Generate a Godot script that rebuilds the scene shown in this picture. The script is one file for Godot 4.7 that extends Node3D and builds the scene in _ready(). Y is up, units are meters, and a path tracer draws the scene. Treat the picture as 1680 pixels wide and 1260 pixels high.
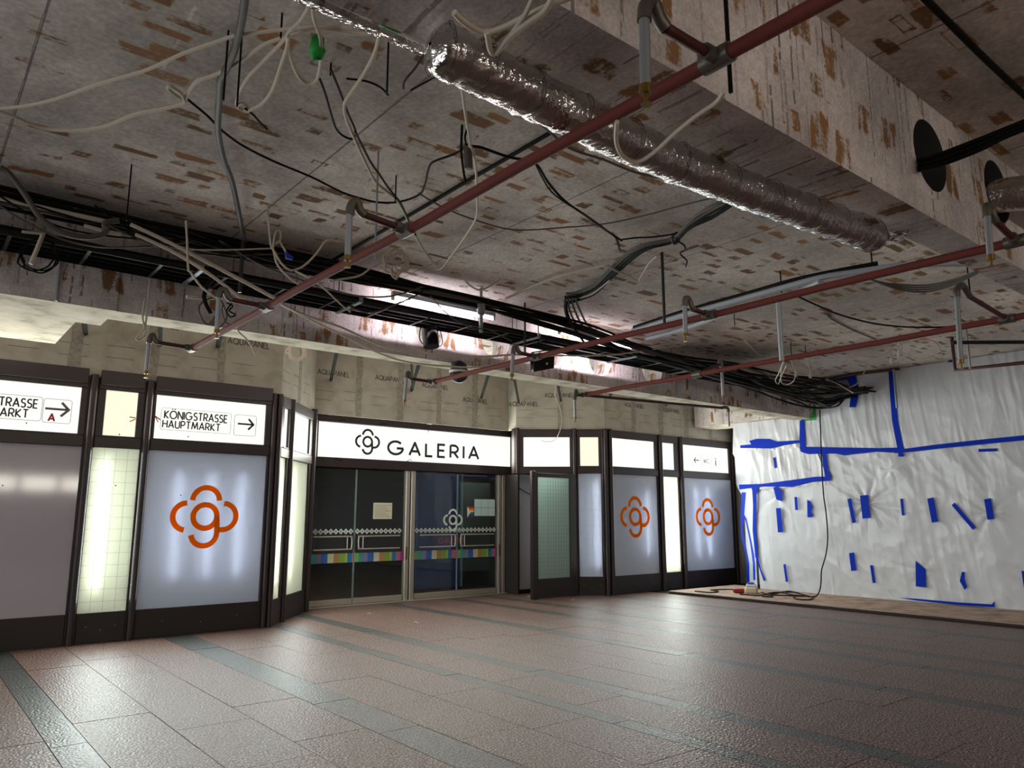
extends Node3D
# An underground shopping passage stripped for rebuilding: lit shop front on the far side, bare slab, pipes and cables above, taped plastic on the right.
# x runs along the shop front to the right, y is up, -z points at the shop front; metres.

const SLAB := 4.33        # underside of the concrete slab
const FRONT := -10.93     # plane of the shop front
const DOORS := -12.62     # plane of the entrance doors
const SHEET_X := 14.47    # plane of the plastic sheets

var M := {}
var names := {}

const CABLES := [
["loose_cable","pale cable entering at the left edge and rising to the star of loops","white_cable",0.011,"",[0.137,4.2,-5.797,0.259,4.2,-5.659,0.379,4.2,-5.522,0.521,4.2,-5.304,0.698,4.2,-4.937,0.894,4.2,-4.586,1.016,4.2,-4.276,1.141,4.2,-4.021,1.209,4.2,-3.903,1.394,4.2,-3.684,1.617,4.2,-3.469]],
["loose_cable","long pale cable sagging from the left edge over to the green tape by the duct","white_cable",0.012,"",[0.129,4.2,-5.688,0.263,4.2,-5.704,0.35,4.2,-5.722,0.516,4.2,-5.774,0.685,4.2,-5.679,0.839,4.2,-5.49,0.962,4.2,-5.184,1.099,4.2,-4.975,1.175,4.2,-4.837,1.168,4.2,-4.732,1.163,4.2,-4.637,1.17,4.2,-4.502,1.215,4.2,-4.415,1.264,4.2,-4.285,1.312,4.2,-4.112,1.345,4.2,-3.913,1.42,4.2,-3.746,1.477,4.2,-3.63,1.544,4.2,-3.542,1.725,4.2,-3.463,1.824,4.2,-3.334]],
["loose_cable","small pale loop of cable knotted below the left part of the slab","white_cable",0.011,"",[1.171,4.19,-4.781,1.121,4.19,-4.695,1.054,4.19,-4.661,1.045,4.19,-4.695,1.115,4.19,-4.753,1.165,4.19,-4.758]],
["thick_cable","thick dark rubber cable hanging down the left part of the slab","grey_cable",0.022,"",[1.072,4.2,-3.409,1.129,4.2,-3.593,1.184,4.2,-3.801,1.234,4.2,-4.04,1.263,4.2,-4.262,1.273,4.2,-4.401,1.336,4.2,-4.614,1.427,4.2,-4.928,1.52,4.2,-5.177,1.658,4.2,-5.486,1.809,4.2,-5.766,2.036,4.2,-6.275,2.255,4.2,-6.785,2.374,4.2,-7.034]],
["loose_cable","dark thin cable running diagonally from the left knot to the hanging grey box","black_cable",0.009,"",[1.173,4.21,-4.767,1.199,4.21,-4.792,1.352,4.21,-4.91,1.499,4.21,-5.051,1.694,4.21,-5.176,1.958,4.21,-5.267,2.284,4.21,-5.336,2.601,4.21,-5.443,2.777,4.21,-5.456,2.94,4.21,-5.436,3.076,4.21,-5.31,3.132,4.21,-5.089,3.064,4.21,-4.888,2.933,4.21,-4.631,2.899,4.21,-4.502,2.952,4.21,-4.296,2.946,4.21,-4.133]],
["loose_cable","pale cable looping down from the star of cables in a long teardrop","white_cable",0.011,"",[1.356,4.16,-3.281,1.393,4.16,-3.4,1.403,4.16,-3.538,1.399,4.16,-3.675,1.496,4.16,-3.861,1.607,4.16,-4.006,1.682,4.16,-4.045,1.706,4.16,-3.967,1.632,4.16,-3.751,1.542,4.16,-3.572,1.449,4.16,-3.449,1.359,4.16,-3.279]],
["loose_cable","pale cable dropping from the star to a small knot at its lower left","white_cable",0.011,"",[1.405,4.17,-3.689,1.403,4.17,-3.831,1.391,4.17,-4.028,1.382,4.17,-4.251,1.41,4.17,-4.488,1.443,4.17,-4.591,1.497,4.17,-4.623,1.511,4.17,-4.573,1.46,4.17,-4.54,1.44,4.17,-4.594]],
["loose_cable","pale cable bowing from the star back to the small knot","white_cable",0.011,"",[1.401,4.15,-3.669,1.437,4.15,-3.78,1.479,4.15,-3.97,1.532,4.15,-4.214,1.546,4.15,-4.408,1.517,4.15,-4.543,1.486,4.15,-4.588]],
["wire_tail","short black wire tail pointing right below the small knot","black_cable",0.008,"",[1.482,4.15,-4.553,1.549,4.15,-4.595,1.617,4.15,-4.658,1.692,4.15,-4.721]],
["loose_cable","pale cable falling from the green tape and snaking down to the first red pipe","white_cable",0.011,"",[1.797,4.16,-3.284,1.784,4.16,-3.334,1.85,4.16,-3.521,1.902,4.16,-3.758,1.934,4.16,-3.969,1.963,4.16,-4.118,2.056,4.16,-4.274,2.189,4.16,-4.437,2.395,4.16,-4.683,2.65,4.16,-4.972,2.812,4.16,-5.085,2.973,4.16,-5.183,3.181,4.16,-5.392,3.365,4.16,-5.601,3.764,4.16,-6.024,4.004,4.16,-6.24]],
["loose_cable","dark cable in a narrow hairpin left of the snaking pale cable","black_cable",0.008,"",[1.753,4.2,-3.879,1.894,4.2,-4.051,2.064,4.2,-4.268,2.208,4.2,-4.44,2.25,4.2,-4.549,2.198,4.2,-4.569,2.098,4.2,-4.508,1.976,4.2,-4.34,1.835,4.2,-4.135,1.741,4.2,-4.012]],
["loose_cable","second dark cable beside the snaking pale cable, reaching the pipe tee","black_cable",0.009,"",[2.174,4.15,-4.372,2.46,4.15,-4.691,2.631,4.15,-4.851,2.832,4.15,-5.04,3.027,4.15,-5.205,3.227,4.15,-5.428,3.517,4.15,-5.752]],
["wire_tail","curved black wire end below the green tape","black_cable",0.007,"",[1.897,4.24,-3.967,2.004,4.24,-3.915,2.108,4.24,-3.917,2.193,4.24,-3.965]],
["wire_tail","bent black wire hook left of the foil duct","black_cable",0.007,"",[2.13,4.24,-3.402,2.171,4.24,-3.603,2.193,4.24,-3.76,2.23,4.24,-3.836]],
["wire_tail","straight thin black wire slanting under the foil duct","black_cable",0.007,"",[2.357,4.26,-3.411,2.333,4.26,-3.628,2.294,4.26,-3.853]],
["loose_cable","pale cable hanging from the duct straight down to the small grey box","white_cable",0.01,"",[2.267,4.14,-3.256,2.417,4.14,-3.456,2.629,4.14,-3.713,2.836,4.14,-3.95,2.889,4.14,-4.031]],
["loose_cable","brown cable running from the duct to the right across the slab","grey_cable",0.01,"",[2.475,4.25,-3.392,2.618,4.25,-3.462,2.853,4.25,-3.552,3.102,4.25,-3.607,3.312,4.25,-3.66,3.492,4.25,-3.728,3.662,4.25,-3.757,3.952,4.25,-3.723,4.29,4.25,-3.714,4.555,4.25,-3.625,4.596,4.25,-3.48]],
["loose_cable","dark cable pair leaving the grey box and passing behind the red pipe","black_cable",0.011,"",[2.982,4.22,-4.152,3.036,4.22,-4.12,3.103,4.22,-4.113,3.296,4.22,-4.103,3.462,4.22,-4.057,3.579,4.22,-4.078,3.835,4.22,-4.244,4.183,4.22,-4.422,4.531,4.22,-4.53,4.924,4.22,-4.659,5.256,4.22,-4.757]],
["loose_cable","thin dark cable keeping close to the dark pair","black_cable",0.007,"",[3.535,4.2,-4.049,3.71,4.2,-4.177,3.941,4.2,-4.325,4.199,4.2,-4.416,4.488,4.2,-4.486,5.111,4.2,-4.703,5.391,4.2,-4.907]],
["loose_cable","thin cable from the crossing of cables to the tied bundle in the middle of slab","black_cable",0.008,"",[5.232,4.22,-4.735,5.31,4.22,-4.608,5.413,4.22,-4.504,5.499,4.22,-4.351,5.504,4.22,-4.267]],
["loose_cable","pale cable from the small grey box down across the red pipe","white_cable",0.01,"",[2.856,4.1,-3.97,2.92,4.1,-4.021,3.14,4.1,-4.289,3.459,4.1,-4.706,3.654,4.1,-4.995,3.851,4.1,-5.454,4.018,4.1,-5.896,4.155,4.1,-6.261,4.123,4.1,-6.362]],
["loose_cable","very long thin cable stretched across the middle of the slab","grey_cable",0.007,"",[3.195,4.28,-5.191,3.522,4.28,-5.305,3.899,4.28,-5.359,4.351,4.28,-5.32,4.692,4.28,-4.964,4.924,4.28,-4.657,5.067,4.28,-4.279,5.149,4.28,-3.913,5.241,4.28,-3.606]],
["conduit","straight black conduit fixed to the slab, parallel to the first red pipe","black_cable",0.017,"",[3.406,4.3,-7.415,3.413,4.3,-6.937,3.409,4.3,-5.82,3.404,4.3,-4.83,3.406,4.3,-4.041,3.405,4.3,-3.464]],
["loose_cable","pale cable in a deep loop under the foil duct, ending at a thin rod","white_cable",0.01,"",[2.147,3.16,-1.952,2.27,3.16,-2.071,2.395,3.16,-2.143,2.482,3.16,-2.133,2.471,3.16,-2.029,2.409,3.16,-1.862,2.364,3.16,-1.714,2.343,3.16,-1.607,2.3,3.16,-1.537]],
["loose_cable","upper of two pale cables hanging in front of the foil duct","white_cable",0.011,"",[1.264,3.2,-1.858,1.306,3.2,-1.875,1.364,3.2,-1.886,1.409,3.2,-1.875,1.441,3.2,-1.815,1.46,3.2,-1.73,1.482,3.2,-1.653,1.516,3.2,-1.553]],
["loose_cable","lower of two pale cables hanging in front of the foil duct, with a tight bend","white_cable",0.011,"",[1.384,3.17,-1.836,1.416,3.17,-1.87,1.45,3.17,-1.904,1.477,3.17,-1.918,1.476,3.17,-1.882,1.462,3.17,-1.807,1.462,3.17,-1.711,1.465,3.17,-1.634,1.433,3.17,-1.549]],
["loose_cable","short pale cable crossing the two bent cables at the top of picture","white_cable",0.009,"",[1.396,3.18,-1.603,1.423,3.18,-1.662,1.443,3.18,-1.716,1.468,3.18,-1.811,1.484,3.18,-1.886]],
["loose_cable","grey hose sweeping from the left edge down under the cable bundle","grey_cable",0.024,"",[0.365,4.289,-6.9,0.424,4.26,-6.9,0.546,4.118,-6.9,0.652,3.97,-6.9,0.758,3.892,-6.9,0.87,3.857,-6.9,1.003,3.863,-6.9,1.114,3.906,-6.9,1.156,3.966,-6.9,1.134,3.999,-6.9,1.154,4.037,-6.9,1.241,4.07,-6.9]],
["conduit","upper pale plastic conduit slanting down in front of the left bundle","white_cable",0.017,"",[1.305,4.006,-6.75,1.635,3.916,-6.75,2.274,3.707,-6.75,2.648,3.578,-6.75]],
["conduit","lower pale plastic conduit slanting parallel to the upper one","white_cable",0.015,"",[1.359,3.947,-6.8,1.652,3.867,-6.8,1.975,3.733,-6.8,2.308,3.544,-6.8]],
["conduit","pale conduit lying along the left end of the bundle","white_cable",0.02,"",[0.237,4.088,-7.05,0.398,4.092,-7.05,0.783,4.091,-7.05,1.189,4.093,-7.05]],
["conduit","short pale conduit end below the coiled tape on the bundle","white_cable",0.016,"",[0.993,3.978,-6.95,1.118,3.972,-6.95,1.275,3.972,-6.95]],
["loose_cable","long pale cable drooping below the black tray along the beam","white_cable",0.012,"",[2.774,3.686,-7.15,3.07,3.598,-7.15,3.483,3.535,-7.15,3.978,3.402,-7.15,4.368,3.388,-7.15,4.833,3.416,-7.15,5.368,3.474,-7.15,5.846,3.563,-7.15,6.358,3.625,-7.15,7.498,3.782,-7.15,8.366,3.974,-7.15,9.305,4.194,-7.15]],
["loose_cable","second pale cable drooping lower along the beam, from the slanting conduits","white_cable",0.011,"",[2.839,3.677,-7.2,3.16,3.572,-7.2,3.51,3.47,-7.2,3.879,3.355,-7.2,4.266,3.284,-7.2,4.758,3.291,-7.2,5.379,3.355,-7.2,5.887,3.514,-7.2]],
["loose_cable","pale wire pair hanging straight into the slanting conduits","white_cable",0.01,"",[1.733,4.134,-6.7,1.756,3.953,-6.7,1.784,3.706,-6.7,1.807,3.672,-6.7,1.903,3.563,-6.7,2.024,3.49,-6.7]],
["loose_cable","thin wire stretched level between the hanging wire pair and the pale coil","white_cable",0.007,"",[1.782,3.874,-6.7,2.091,3.946,-6.7,2.425,4.035,-6.7,2.523,4.064,-6.7]],
["loose_cable","pale cable swinging from the slab to the red pipe in a wide bow","white_cable",0.01,"",[2.336,4.353,-6.4,2.362,4.184,-6.4,2.391,3.988,-6.4,2.423,3.926,-6.4,2.47,3.797,-6.4,2.614,3.689,-6.4,2.716,3.657,-6.4]],
["loose_cable","pale cable with a small round loop near the blue wire nut","white_cable",0.009,"",[2.435,3.954,-6.45,2.44,4.073,-6.45,2.459,4.142,-6.45,2.494,4.139,-6.45,2.493,4.05,-6.45,2.455,4.017,-6.45,2.487,4.049,-6.45,2.537,3.99,-6.45,2.575,3.934,-6.45]],
["loose_cable","pale cable bowing up to the right above the first red pipe","white_cable",0.01,"",[2.39,3.89,-6.3,2.452,3.801,-6.3,2.522,3.753,-6.3,2.58,3.754,-6.3,2.681,3.822,-6.3,2.793,3.965,-6.3,2.866,4.089,-6.3,2.939,4.125,-6.3,3.045,4.138,-6.3,3.222,4.206,-6.3,3.452,4.337,-6.3]],
["loose_cable","pale cable slanting behind the red pipe to the black tray","white_cable",0.009,"",[2.597,3.746,-6.3,2.802,3.782,-6.5,3.142,3.844,-6.9,3.545,3.828,-7.3,3.667,3.771,-7.32]],
["loose_cable","pale cable arriving at the coil from the left behind the pipe","white_cable",0.01,"",[3.066,3.819,-6.6,3.194,3.87,-6.6,3.391,3.948,-6.6,3.538,4.076,-6.6,3.634,4.143,-6.6]],
["loose_cable","pale cable waving to the right of the coil of cable","white_cable",0.01,"",[3.88,4.124,-6.5,4.006,4.151,-6.5,4.12,4.122,-6.5,4.212,4.148,-6.5,4.336,4.23,-6.5,4.446,4.365,-6.5]],
["loose_cable","pale cable crossing down to the right behind the waving cable","white_cable",0.009,"",[4.18,4.333,-6.6,4.275,4.271,-6.6,4.404,4.201,-6.6,4.501,4.187,-6.6,4.583,4.211,-6.6]],
["loose_cable","pale cable looping up from the grey cable box to the right","white_cable",0.01,"",[4.719,4.323,-6.7,4.78,4.191,-6.7,4.91,4.13,-6.7,5.015,4.144,-6.7,5.22,4.281,-6.7,5.404,4.447,-6.7,5.527,4.588,-6.7,5.613,4.701,-6.7]],
["loose_cable","thin dark wire sagging under the lit part of the beam","black_cable",0.008,"",[3.432,3.718,-6.9,3.631,3.681,-6.9,3.81,3.733,-6.9,4.069,3.868,-6.9,4.3,4.017,-6.9,4.354,4.112,-6.9]],
["loose_cable","pale thin wire sagging beside the thin dark wire","grey_cable",0.009,"",[3.429,3.68,-6.85,3.591,3.657,-6.85,3.747,3.691,-6.85,3.892,3.77,-6.85,4.192,3.935,-6.85]],
["loose_cable","thin wire crossing the black tray diagonally to the lower right","grey_cable",0.007,"",[4.549,4.075,-7.1,4.851,3.873,-7.1,5.163,3.79,-7.1,5.392,3.812,-7.1,5.776,3.716,-7.1]],
["loose_cable","long thin wire hanging down the fibre cement wall beside the narrow lit box","white_cable",0.008,"",[10.536,4.812,-11.5,10.547,4.328,-11.5,10.526,4.053,-11.5,10.644,3.831,-11.5,10.709,3.553,-11.5,10.636,3.316,-11.5,10.496,3.128,-11.5,10.259,3.076,-11.5,10.126,3.105,-11.5]],
["loose_cable","pale wire tail hanging down over the lettered boards left of the coil","white_cable",0.009,"",[2.634,3.625,-7.985,2.663,3.583,-7.985,2.694,3.52,-7.985,2.777,3.458,-7.985,2.849,3.373,-7.985,2.894,3.285,-7.985]],
["loose_cable","pale cable loop hanging from the beam over the left shop window","white_cable",0.01,"",[1.738,3.886,-7.85,1.736,3.622,-7.85,1.731,3.404,-7.85,1.683,3.316,-7.85,1.665,3.264,-7.85,1.692,3.262,-7.85,1.728,3.298,-7.85,1.734,3.367,-7.85,1.702,3.492,-7.85,1.709,3.679,-7.85]],
["wire_loop","brown wire loop hanging left of the drop pipe on the beam","grey_cable",0.009,"",[2.115,3.577,-7,2.015,3.512,-7,1.982,3.43,-7,2.033,3.323,-7,2.094,3.31,-7,2.128,3.386,-7]],
["wire_loop","brown wire loop hanging right of the drop pipe on the beam","grey_cable",0.009,"",[2.172,3.558,-7,2.211,3.488,-7,2.239,3.405,-7,2.21,3.329,-7,2.168,3.287,-7]],
["wire_loop","black wire tangle hanging at the drop pipe on the beam","black_cable",0.008,"",[2.23,3.539,-7,2.288,3.52,-7,2.257,3.467,-7,2.316,3.442,-7,2.272,3.41,-7,2.235,3.463,-7,2.275,3.542,-7]],
["wire_loop","dark hose bent behind the drop pipe on the beam","black_cable",0.02,"",[2.112,3.784,-7,2.052,3.689,-7,2.021,3.571,-7,2.044,3.488,-7,2.093,3.409,-7]],
["wire_loop","thin brown wire curling below the tee on the beam","grey_cable",0.007,"",[2.196,3.533,-7,2.191,3.444,-7,2.231,3.356,-7,2.289,3.336,-7,2.358,3.33,-7]],
["conduit","short pale tube slanting through the black wire coil at the left","white_cable",0.018,"",[0.742,3.936,-7.3,0.711,3.797,-7.3,0.679,3.665,-7.3]],
["conduit","short level pale tube above the black wire coil at the left","white_cable",0.014,"",[0.592,3.931,-7.3,0.67,3.94,-7.3,0.759,3.951,-7.3]],
["conduit","level pale tube behind the drop pipe on the beam","white_cable",0.017,"",[1.881,3.545,-7.05,2.12,3.578,-7.05,2.415,3.627,-7.05]],
["drooping_cable","thin black cable drooping from the left part of the thick run","grey_cable",0.009,"thin cables drooping from the thick run",[0.307,4.093,-7.096,0.575,3.953,-7.072,0.842,3.86,-7.054,1.11,3.848,-7.046,1.377,3.906,-7.05,1.644,3.992,-7.066,1.912,4.093,-7.089]],
["drooping_cable","thin black cable drooping from the left part of the thick run","black_cable",0.009,"thin cables drooping from the thick run",[0.312,4.134,-6.996,0.582,3.998,-6.989,0.853,3.934,-6.993,1.123,3.943,-7.008,1.394,3.985,-7.031,1.664,4.04,-7.056,1.935,4.134,-7.076]],
["drooping_cable","thin black cable drooping from the left part of the thick run","black_cable",0.009,"thin cables drooping from the thick run",[0.353,4.125,-7.019,0.755,4.072,-7.034,1.158,4.053,-7.057,1.56,4.053,-7.082,1.963,4.058,-7.102,2.365,4.076,-7.113,2.767,4.125,-7.112]],
["drooping_cable","thin black cable drooping from the left part of the thick run","grey_cable",0.009,"thin cables drooping from the thick run",[2.1,4.112,-6.941,2.477,3.98,-6.966,2.854,3.918,-6.986,3.231,3.877,-6.997,3.608,3.867,-6.996,3.986,3.937,-6.983,4.363,4.112,-6.962]],
["drooping_cable","thin black cable drooping from the left part of the thick run","black_cable",0.009,"thin cables drooping from the thick run",[1.099,4.17,-6.967,1.466,4.117,-6.978,1.832,4.076,-6.977,2.199,4.046,-6.964,2.565,4.046,-6.943,2.931,4.091,-6.918,3.298,4.17,-6.896]],
["drooping_cable","thin black cable drooping from the left part of the thick run","black_cable",0.009,"thin cables drooping from the thick run",[1.874,4.101,-7.088,2.194,4.052,-7.076,2.515,4.009,-7.054,2.835,3.986,-7.03,3.156,4,-7.007,3.476,4.045,-6.993,3.797,4.101,-6.991]],
["drooping_cable","thin black cable drooping from the left part of the thick run","grey_cable",0.009,"thin cables drooping from the thick run",[0.92,4.158,-7.07,1.227,4.048,-7.046,1.535,3.967,-7.024,1.842,3.95,-7.01,2.149,3.995,-7.007,2.457,4.072,-7.017,2.764,4.158,-7.036]],
["drooping_cable","thin black cable drooping from the left part of the thick run","black_cable",0.009,"thin cables drooping from the thick run",[1.799,4.142,-6.944,2.197,4.063,-6.93,2.595,4.022,-6.928,2.993,4.025,-6.937,3.391,4.053,-6.956,3.79,4.089,-6.981,4.188,4.142,-7.004]],
["drooping_cable","thin black cable drooping from the left part of the thick run","black_cable",0.009,"thin cables drooping from the thick run",[1.051,4.169,-6.93,1.347,4.022,-6.94,1.642,3.967,-6.959,1.938,3.972,-6.984,2.234,3.997,-7.007,2.53,4.047,-7.024,2.825,4.169,-7.03]],
["cable_coil","loose coil of black wire hanging from the left end of tray","black_cable",0.008,"",[0.864,3.775,-7.315,0.86,3.725,-7.315,0.836,3.659,-7.315,0.776,3.609,-7.315,0.718,3.608,-7.315,0.642,3.631,-7.315,0.635,3.687,-7.315,0.615,3.725,-7.315,0.616,3.784,-7.315,0.627,3.824,-7.315,0.675,3.874,-7.315,0.753,3.905,-7.315,0.814,3.889,-7.315,0.856,3.844,-7.315,0.857,3.77,-7.315,0.832,3.723,-7.315,0.808,3.674,-7.315,0.769,3.642,-7.315,0.71,3.613,-7.315,0.654,3.618,-7.315,0.592,3.655,-7.315,0.597,3.717,-7.315,0.6,3.778,-7.315,0.636,3.836,-7.315,0.693,3.853,-7.315,0.746,3.866,-7.315,0.798,3.855,-7.315,0.839,3.832,-7.315,0.875,3.772,-7.315,0.874,3.715,-7.315,0.826,3.658,-7.315,0.775,3.629,-7.315,0.71,3.628,-7.315,0.662,3.641,-7.315,0.631,3.666,-7.315,0.607,3.723,-7.315,0.601,3.79,-7.315]],
["cable_coil","coil of pale cable hanging above the lit part of the beam","white_cable",0.01,"",[3.907,4.213,-6.5,3.874,4.102,-6.5,3.834,4.068,-6.5,3.776,4.027,-6.5,3.73,3.999,-6.5,3.704,4.05,-6.5,3.642,4.07,-6.5,3.624,4.092,-6.5,3.662,4.187,-6.5,3.665,4.223,-6.5,3.737,4.28,-6.5,3.785,4.274,-6.5,3.822,4.253,-6.5,3.844,4.201,-6.5,3.869,4.18,-6.5,3.869,4.139,-6.5,3.814,4.057,-6.5,3.787,4.038,-6.5,3.718,4.012,-6.5,3.64,4.022,-6.5,3.622,4.055,-6.5,3.639,4.141,-6.5,3.653,4.163,-6.5,3.656,4.193,-6.5,3.712,4.204,-6.5,3.819,4.252,-6.5,3.833,4.247,-6.5,3.895,4.213,-6.5,3.879,4.162,-6.5,3.91,4.129,-6.5,3.871,4.068,-6.5,3.784,4.043,-6.5,3.728,4.018,-6.5,3.67,4.067,-6.5,3.621,4.062,-6.5,3.646,4.145,-6.5,3.617,4.143,-6.5,3.671,4.231,-6.5,3.714,4.275,-6.5,3.761,4.267,-6.5,3.817,4.285,-6.5,3.825,4.182,-6.5,3.882,4.175,-6.5,3.839,4.132,-6.5,3.813,4.081,-6.5,3.787,4.022,-6.5,3.722,4.017,-6.5,3.634,4.012,-6.5,3.618,4.04,-6.5,3.618,4.081,-6.5,3.598,4.171,-6.5,3.703,4.206,-6.5,3.763,4.234,-6.5,3.749,4.239,-6.5,3.829,4.254,-6.5,3.875,4.223,-6.5,3.884,4.173,-6.5,3.891,4.142,-6.5,3.807,4.058,-6.5,3.747,4.029,-6.5,3.716,4.034,-6.5,3.688,4.059,-6.5,3.645,4.07,-6.5,3.616,4.091,-6.5]],
["cable_coil","round coil of white cable on the corner of the lettered wall","white_cable",0.009,"",[3.781,4.671,-9.2,3.808,4.317,-9.2,3.822,4.056,-9.2,3.866,3.849,-9.2,3.959,3.709,-9.2,3.964,3.652,-9.2,3.945,3.589,-9.2,3.903,3.567,-9.2,3.829,3.564,-9.2,3.804,3.584,-9.2,3.781,3.658,-9.2,3.777,3.692,-9.2,3.788,3.694,-9.2,3.8,3.778,-9.2,3.829,3.808,-9.2,3.897,3.809,-9.2,3.942,3.793,-9.2,3.952,3.759,-9.2,3.986,3.704,-9.2,3.952,3.655,-9.2,3.932,3.599,-9.2,3.887,3.577,-9.2,3.842,3.592,-9.2,3.792,3.584,-9.2,3.772,3.625,-9.2,3.72,3.658,-9.2,3.759,3.728,-9.2,3.791,3.745,-9.2,3.844,3.772,-9.2,3.877,3.786,-9.2,3.931,3.796,-9.2,3.98,3.736,-9.2,3.989,3.704,-9.2,3.996,3.638,-9.2,3.942,3.61,-9.2,3.894,3.565,-9.2,3.854,3.59,-9.2,3.814,3.602,-9.2,3.789,3.633,-9.2,3.777,3.694,-9.2,3.759,3.726,-9.2,3.784,3.785,-9.2,3.859,3.812,-9.2,3.887,3.796,-9.2,3.939,3.792,-9.2,3.971,3.741,-9.2,3.949,3.695,-9.2,3.963,3.65,-9.2,3.927,3.605,-9.2,3.886,3.572,-9.2,3.846,3.572,-9.2,3.781,3.583,-9.2,3.769,3.618,-9.2,3.758,3.676,-9.2,3.763,3.731,-9.2,3.819,3.758,-9.2,3.843,3.781,-9.2,3.88,3.782,-9.2,3.936,3.778,-9.2,3.929,3.773,-9.2,3.986,3.705,-9.2,3.985,3.656,-9.2,3.941,3.62,-9.2,3.882,3.582,-9.2,3.825,3.602,-9.2]],
["wire_loop","small coil end of pale cable below the bigger coil","white_cable",0.009,"",[3.668,4.053,-6.48,3.692,3.98,-6.48,3.728,3.962,-6.48,3.763,4.008,-6.48,3.739,4.068,-6.48,3.703,4.087,-6.48,3.684,4.005,-6.48,3.743,3.952,-6.48,3.783,4.039,-6.48]],
["bundled_cable","black cable in the tied bundle rising from the tray to the foil duct","grey_cable",0.013,"cables tied in the bundle to the duct",[6.078,4.2,-6.435,6.102,4.2,-6.29,6.037,4.2,-5.911,5.8,4.2,-5.445,5.549,4.2,-4.941,5.492,4.2,-4.646,5.575,4.2,-4.373,5.383,4.2,-4.054,5.282,4.2,-3.74,5.211,4.2,-3.463,5.094,4.2,-3.253]],
["bundled_cable","black cable in the tied bundle rising from the tray to the foil duct","black_cable",0.013,"cables tied in the bundle to the duct",[6.143,4.2,-6.503,6.205,4.2,-6.362,6.14,4.2,-5.991,5.864,4.2,-5.485,5.631,4.2,-5.024,5.495,4.2,-4.653,5.602,4.2,-4.407,5.43,4.2,-4.067,5.333,4.2,-3.775,5.261,4.2,-3.509,5.142,4.2,-3.287]],
["bundled_cable","black cable in the tied bundle rising from the tray to the foil duct","black_cable",0.013,"cables tied in the bundle to the duct",[6.252,4.2,-6.607,6.283,4.2,-6.455,6.235,4.2,-6.089,5.924,4.2,-5.536,5.693,4.2,-5.061,5.549,4.2,-4.694,5.628,4.2,-4.419,5.445,4.2,-4.08,5.392,4.2,-3.791,5.305,4.2,-3.523,5.188,4.2,-3.299]],
["bundled_cable","black cable in the tied bundle rising from the tray to the foil duct","grey_cable",0.013,"cables tied in the bundle to the duct",[5.994,4.2,-6.343,6.051,4.2,-6.235,5.998,4.2,-5.867,5.738,4.2,-5.376,5.505,4.2,-4.906,5.463,4.2,-4.64,5.542,4.2,-4.351,5.35,4.2,-4.034,5.208,4.2,-3.703,5.175,4.2,-3.455,5.04,4.2,-3.22]],
["bundled_cable","black cable in the tied bundle rising from the tray to the foil duct","black_cable",0.013,"cables tied in the bundle to the duct",[6.129,4.2,-6.475,6.156,4.2,-6.33,6.11,4.2,-5.972,5.856,4.2,-5.479,5.599,4.2,-4.989,5.509,4.2,-4.668,5.599,4.2,-4.387,5.405,4.2,-4.055,5.311,4.2,-3.744,5.239,4.2,-3.484,5.128,4.2,-3.266]],
["bundled_cable","black cable in the tied bundle rising from the tray to the foil duct","black_cable",0.013,"cables tied in the bundle to the duct",[6.319,4.2,-6.647,6.31,4.2,-6.491,6.285,4.2,-6.146,5.995,4.2,-5.593,5.738,4.2,-5.093,5.591,4.2,-4.717,5.634,4.2,-4.412,5.467,4.2,-4.092,5.427,4.2,-3.825,5.326,4.2,-3.539,5.228,4.2,-3.319]],
["bundled_cable","black cable dropping from the tied bundle into the thick cable run","black_cable",0.013,"cables dropping into the thick run",[5.996,4.16,-6.349,6.417,4.16,-6.809,6.941,4.16,-7.26,7.371,4.16,-7.535]],
["bundled_cable","black cable dropping from the tied bundle into the thick cable run","black_cable",0.013,"cables dropping into the thick run",[6.025,4.16,-6.326,6.4,4.16,-6.712,7,4.16,-7.212,7.406,4.16,-7.459]],
["bundled_cable","black cable dropping from the tied bundle into the thick cable run","black_cable",0.013,"cables dropping into the thick run",[6.053,4.16,-6.303,6.384,4.16,-6.617,7.058,4.16,-7.165,7.442,4.16,-7.384]],
["bundled_cable","black cable dropping from the tied bundle into the thick cable run","black_cable",0.013,"cables dropping into the thick run",[6.081,4.16,-6.28,6.368,4.16,-6.523,7.117,4.16,-7.117,7.477,4.16,-7.309]],
["loose_cable","dark cable falling from the tied bundle across the black tray","black_cable",0.014,"",[6.538,4.382,-6.9,6.535,4.2,-6.9,6.641,4.013,-6.9,6.749,3.907,-6.9,6.881,3.787,-6.9]],
["loose_cable","pale cable end sticking out of the tied bundle on the slab","white_cable",0.01,"",[6.216,4.18,-6.323,6.204,4.18,-6.103,6.086,4.18,-5.827,5.986,4.18,-5.616]],
["loose_cable","beige wire pair drooping from the pale conduit to the tied bundle","white_cable",0.01,"",[5.546,4.17,-5.242,5.792,4.17,-5.324,6.003,4.17,-5.339,6.224,4.17,-5.411,6.059,4.17,-5.186,5.865,4.17,-4.933,5.755,4.17,-4.734]],
["wire_loop","small knotted wire hanging right of the tie on the bundle","black_cable",0.009,"",[5.525,4.15,-4.302,5.671,4.15,-4.33,5.789,4.15,-4.408,5.821,4.15,-4.494,5.926,4.15,-4.546,6.064,4.15,-4.6,6.193,4.15,-4.716]],
["wire_tail","stub of grey conduit right of the knotted wire on the slab","grey_cable",0.012,"",[5.95,4.22,-4.523,5.945,4.22,-4.436,5.946,4.22,-4.369]],
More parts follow.
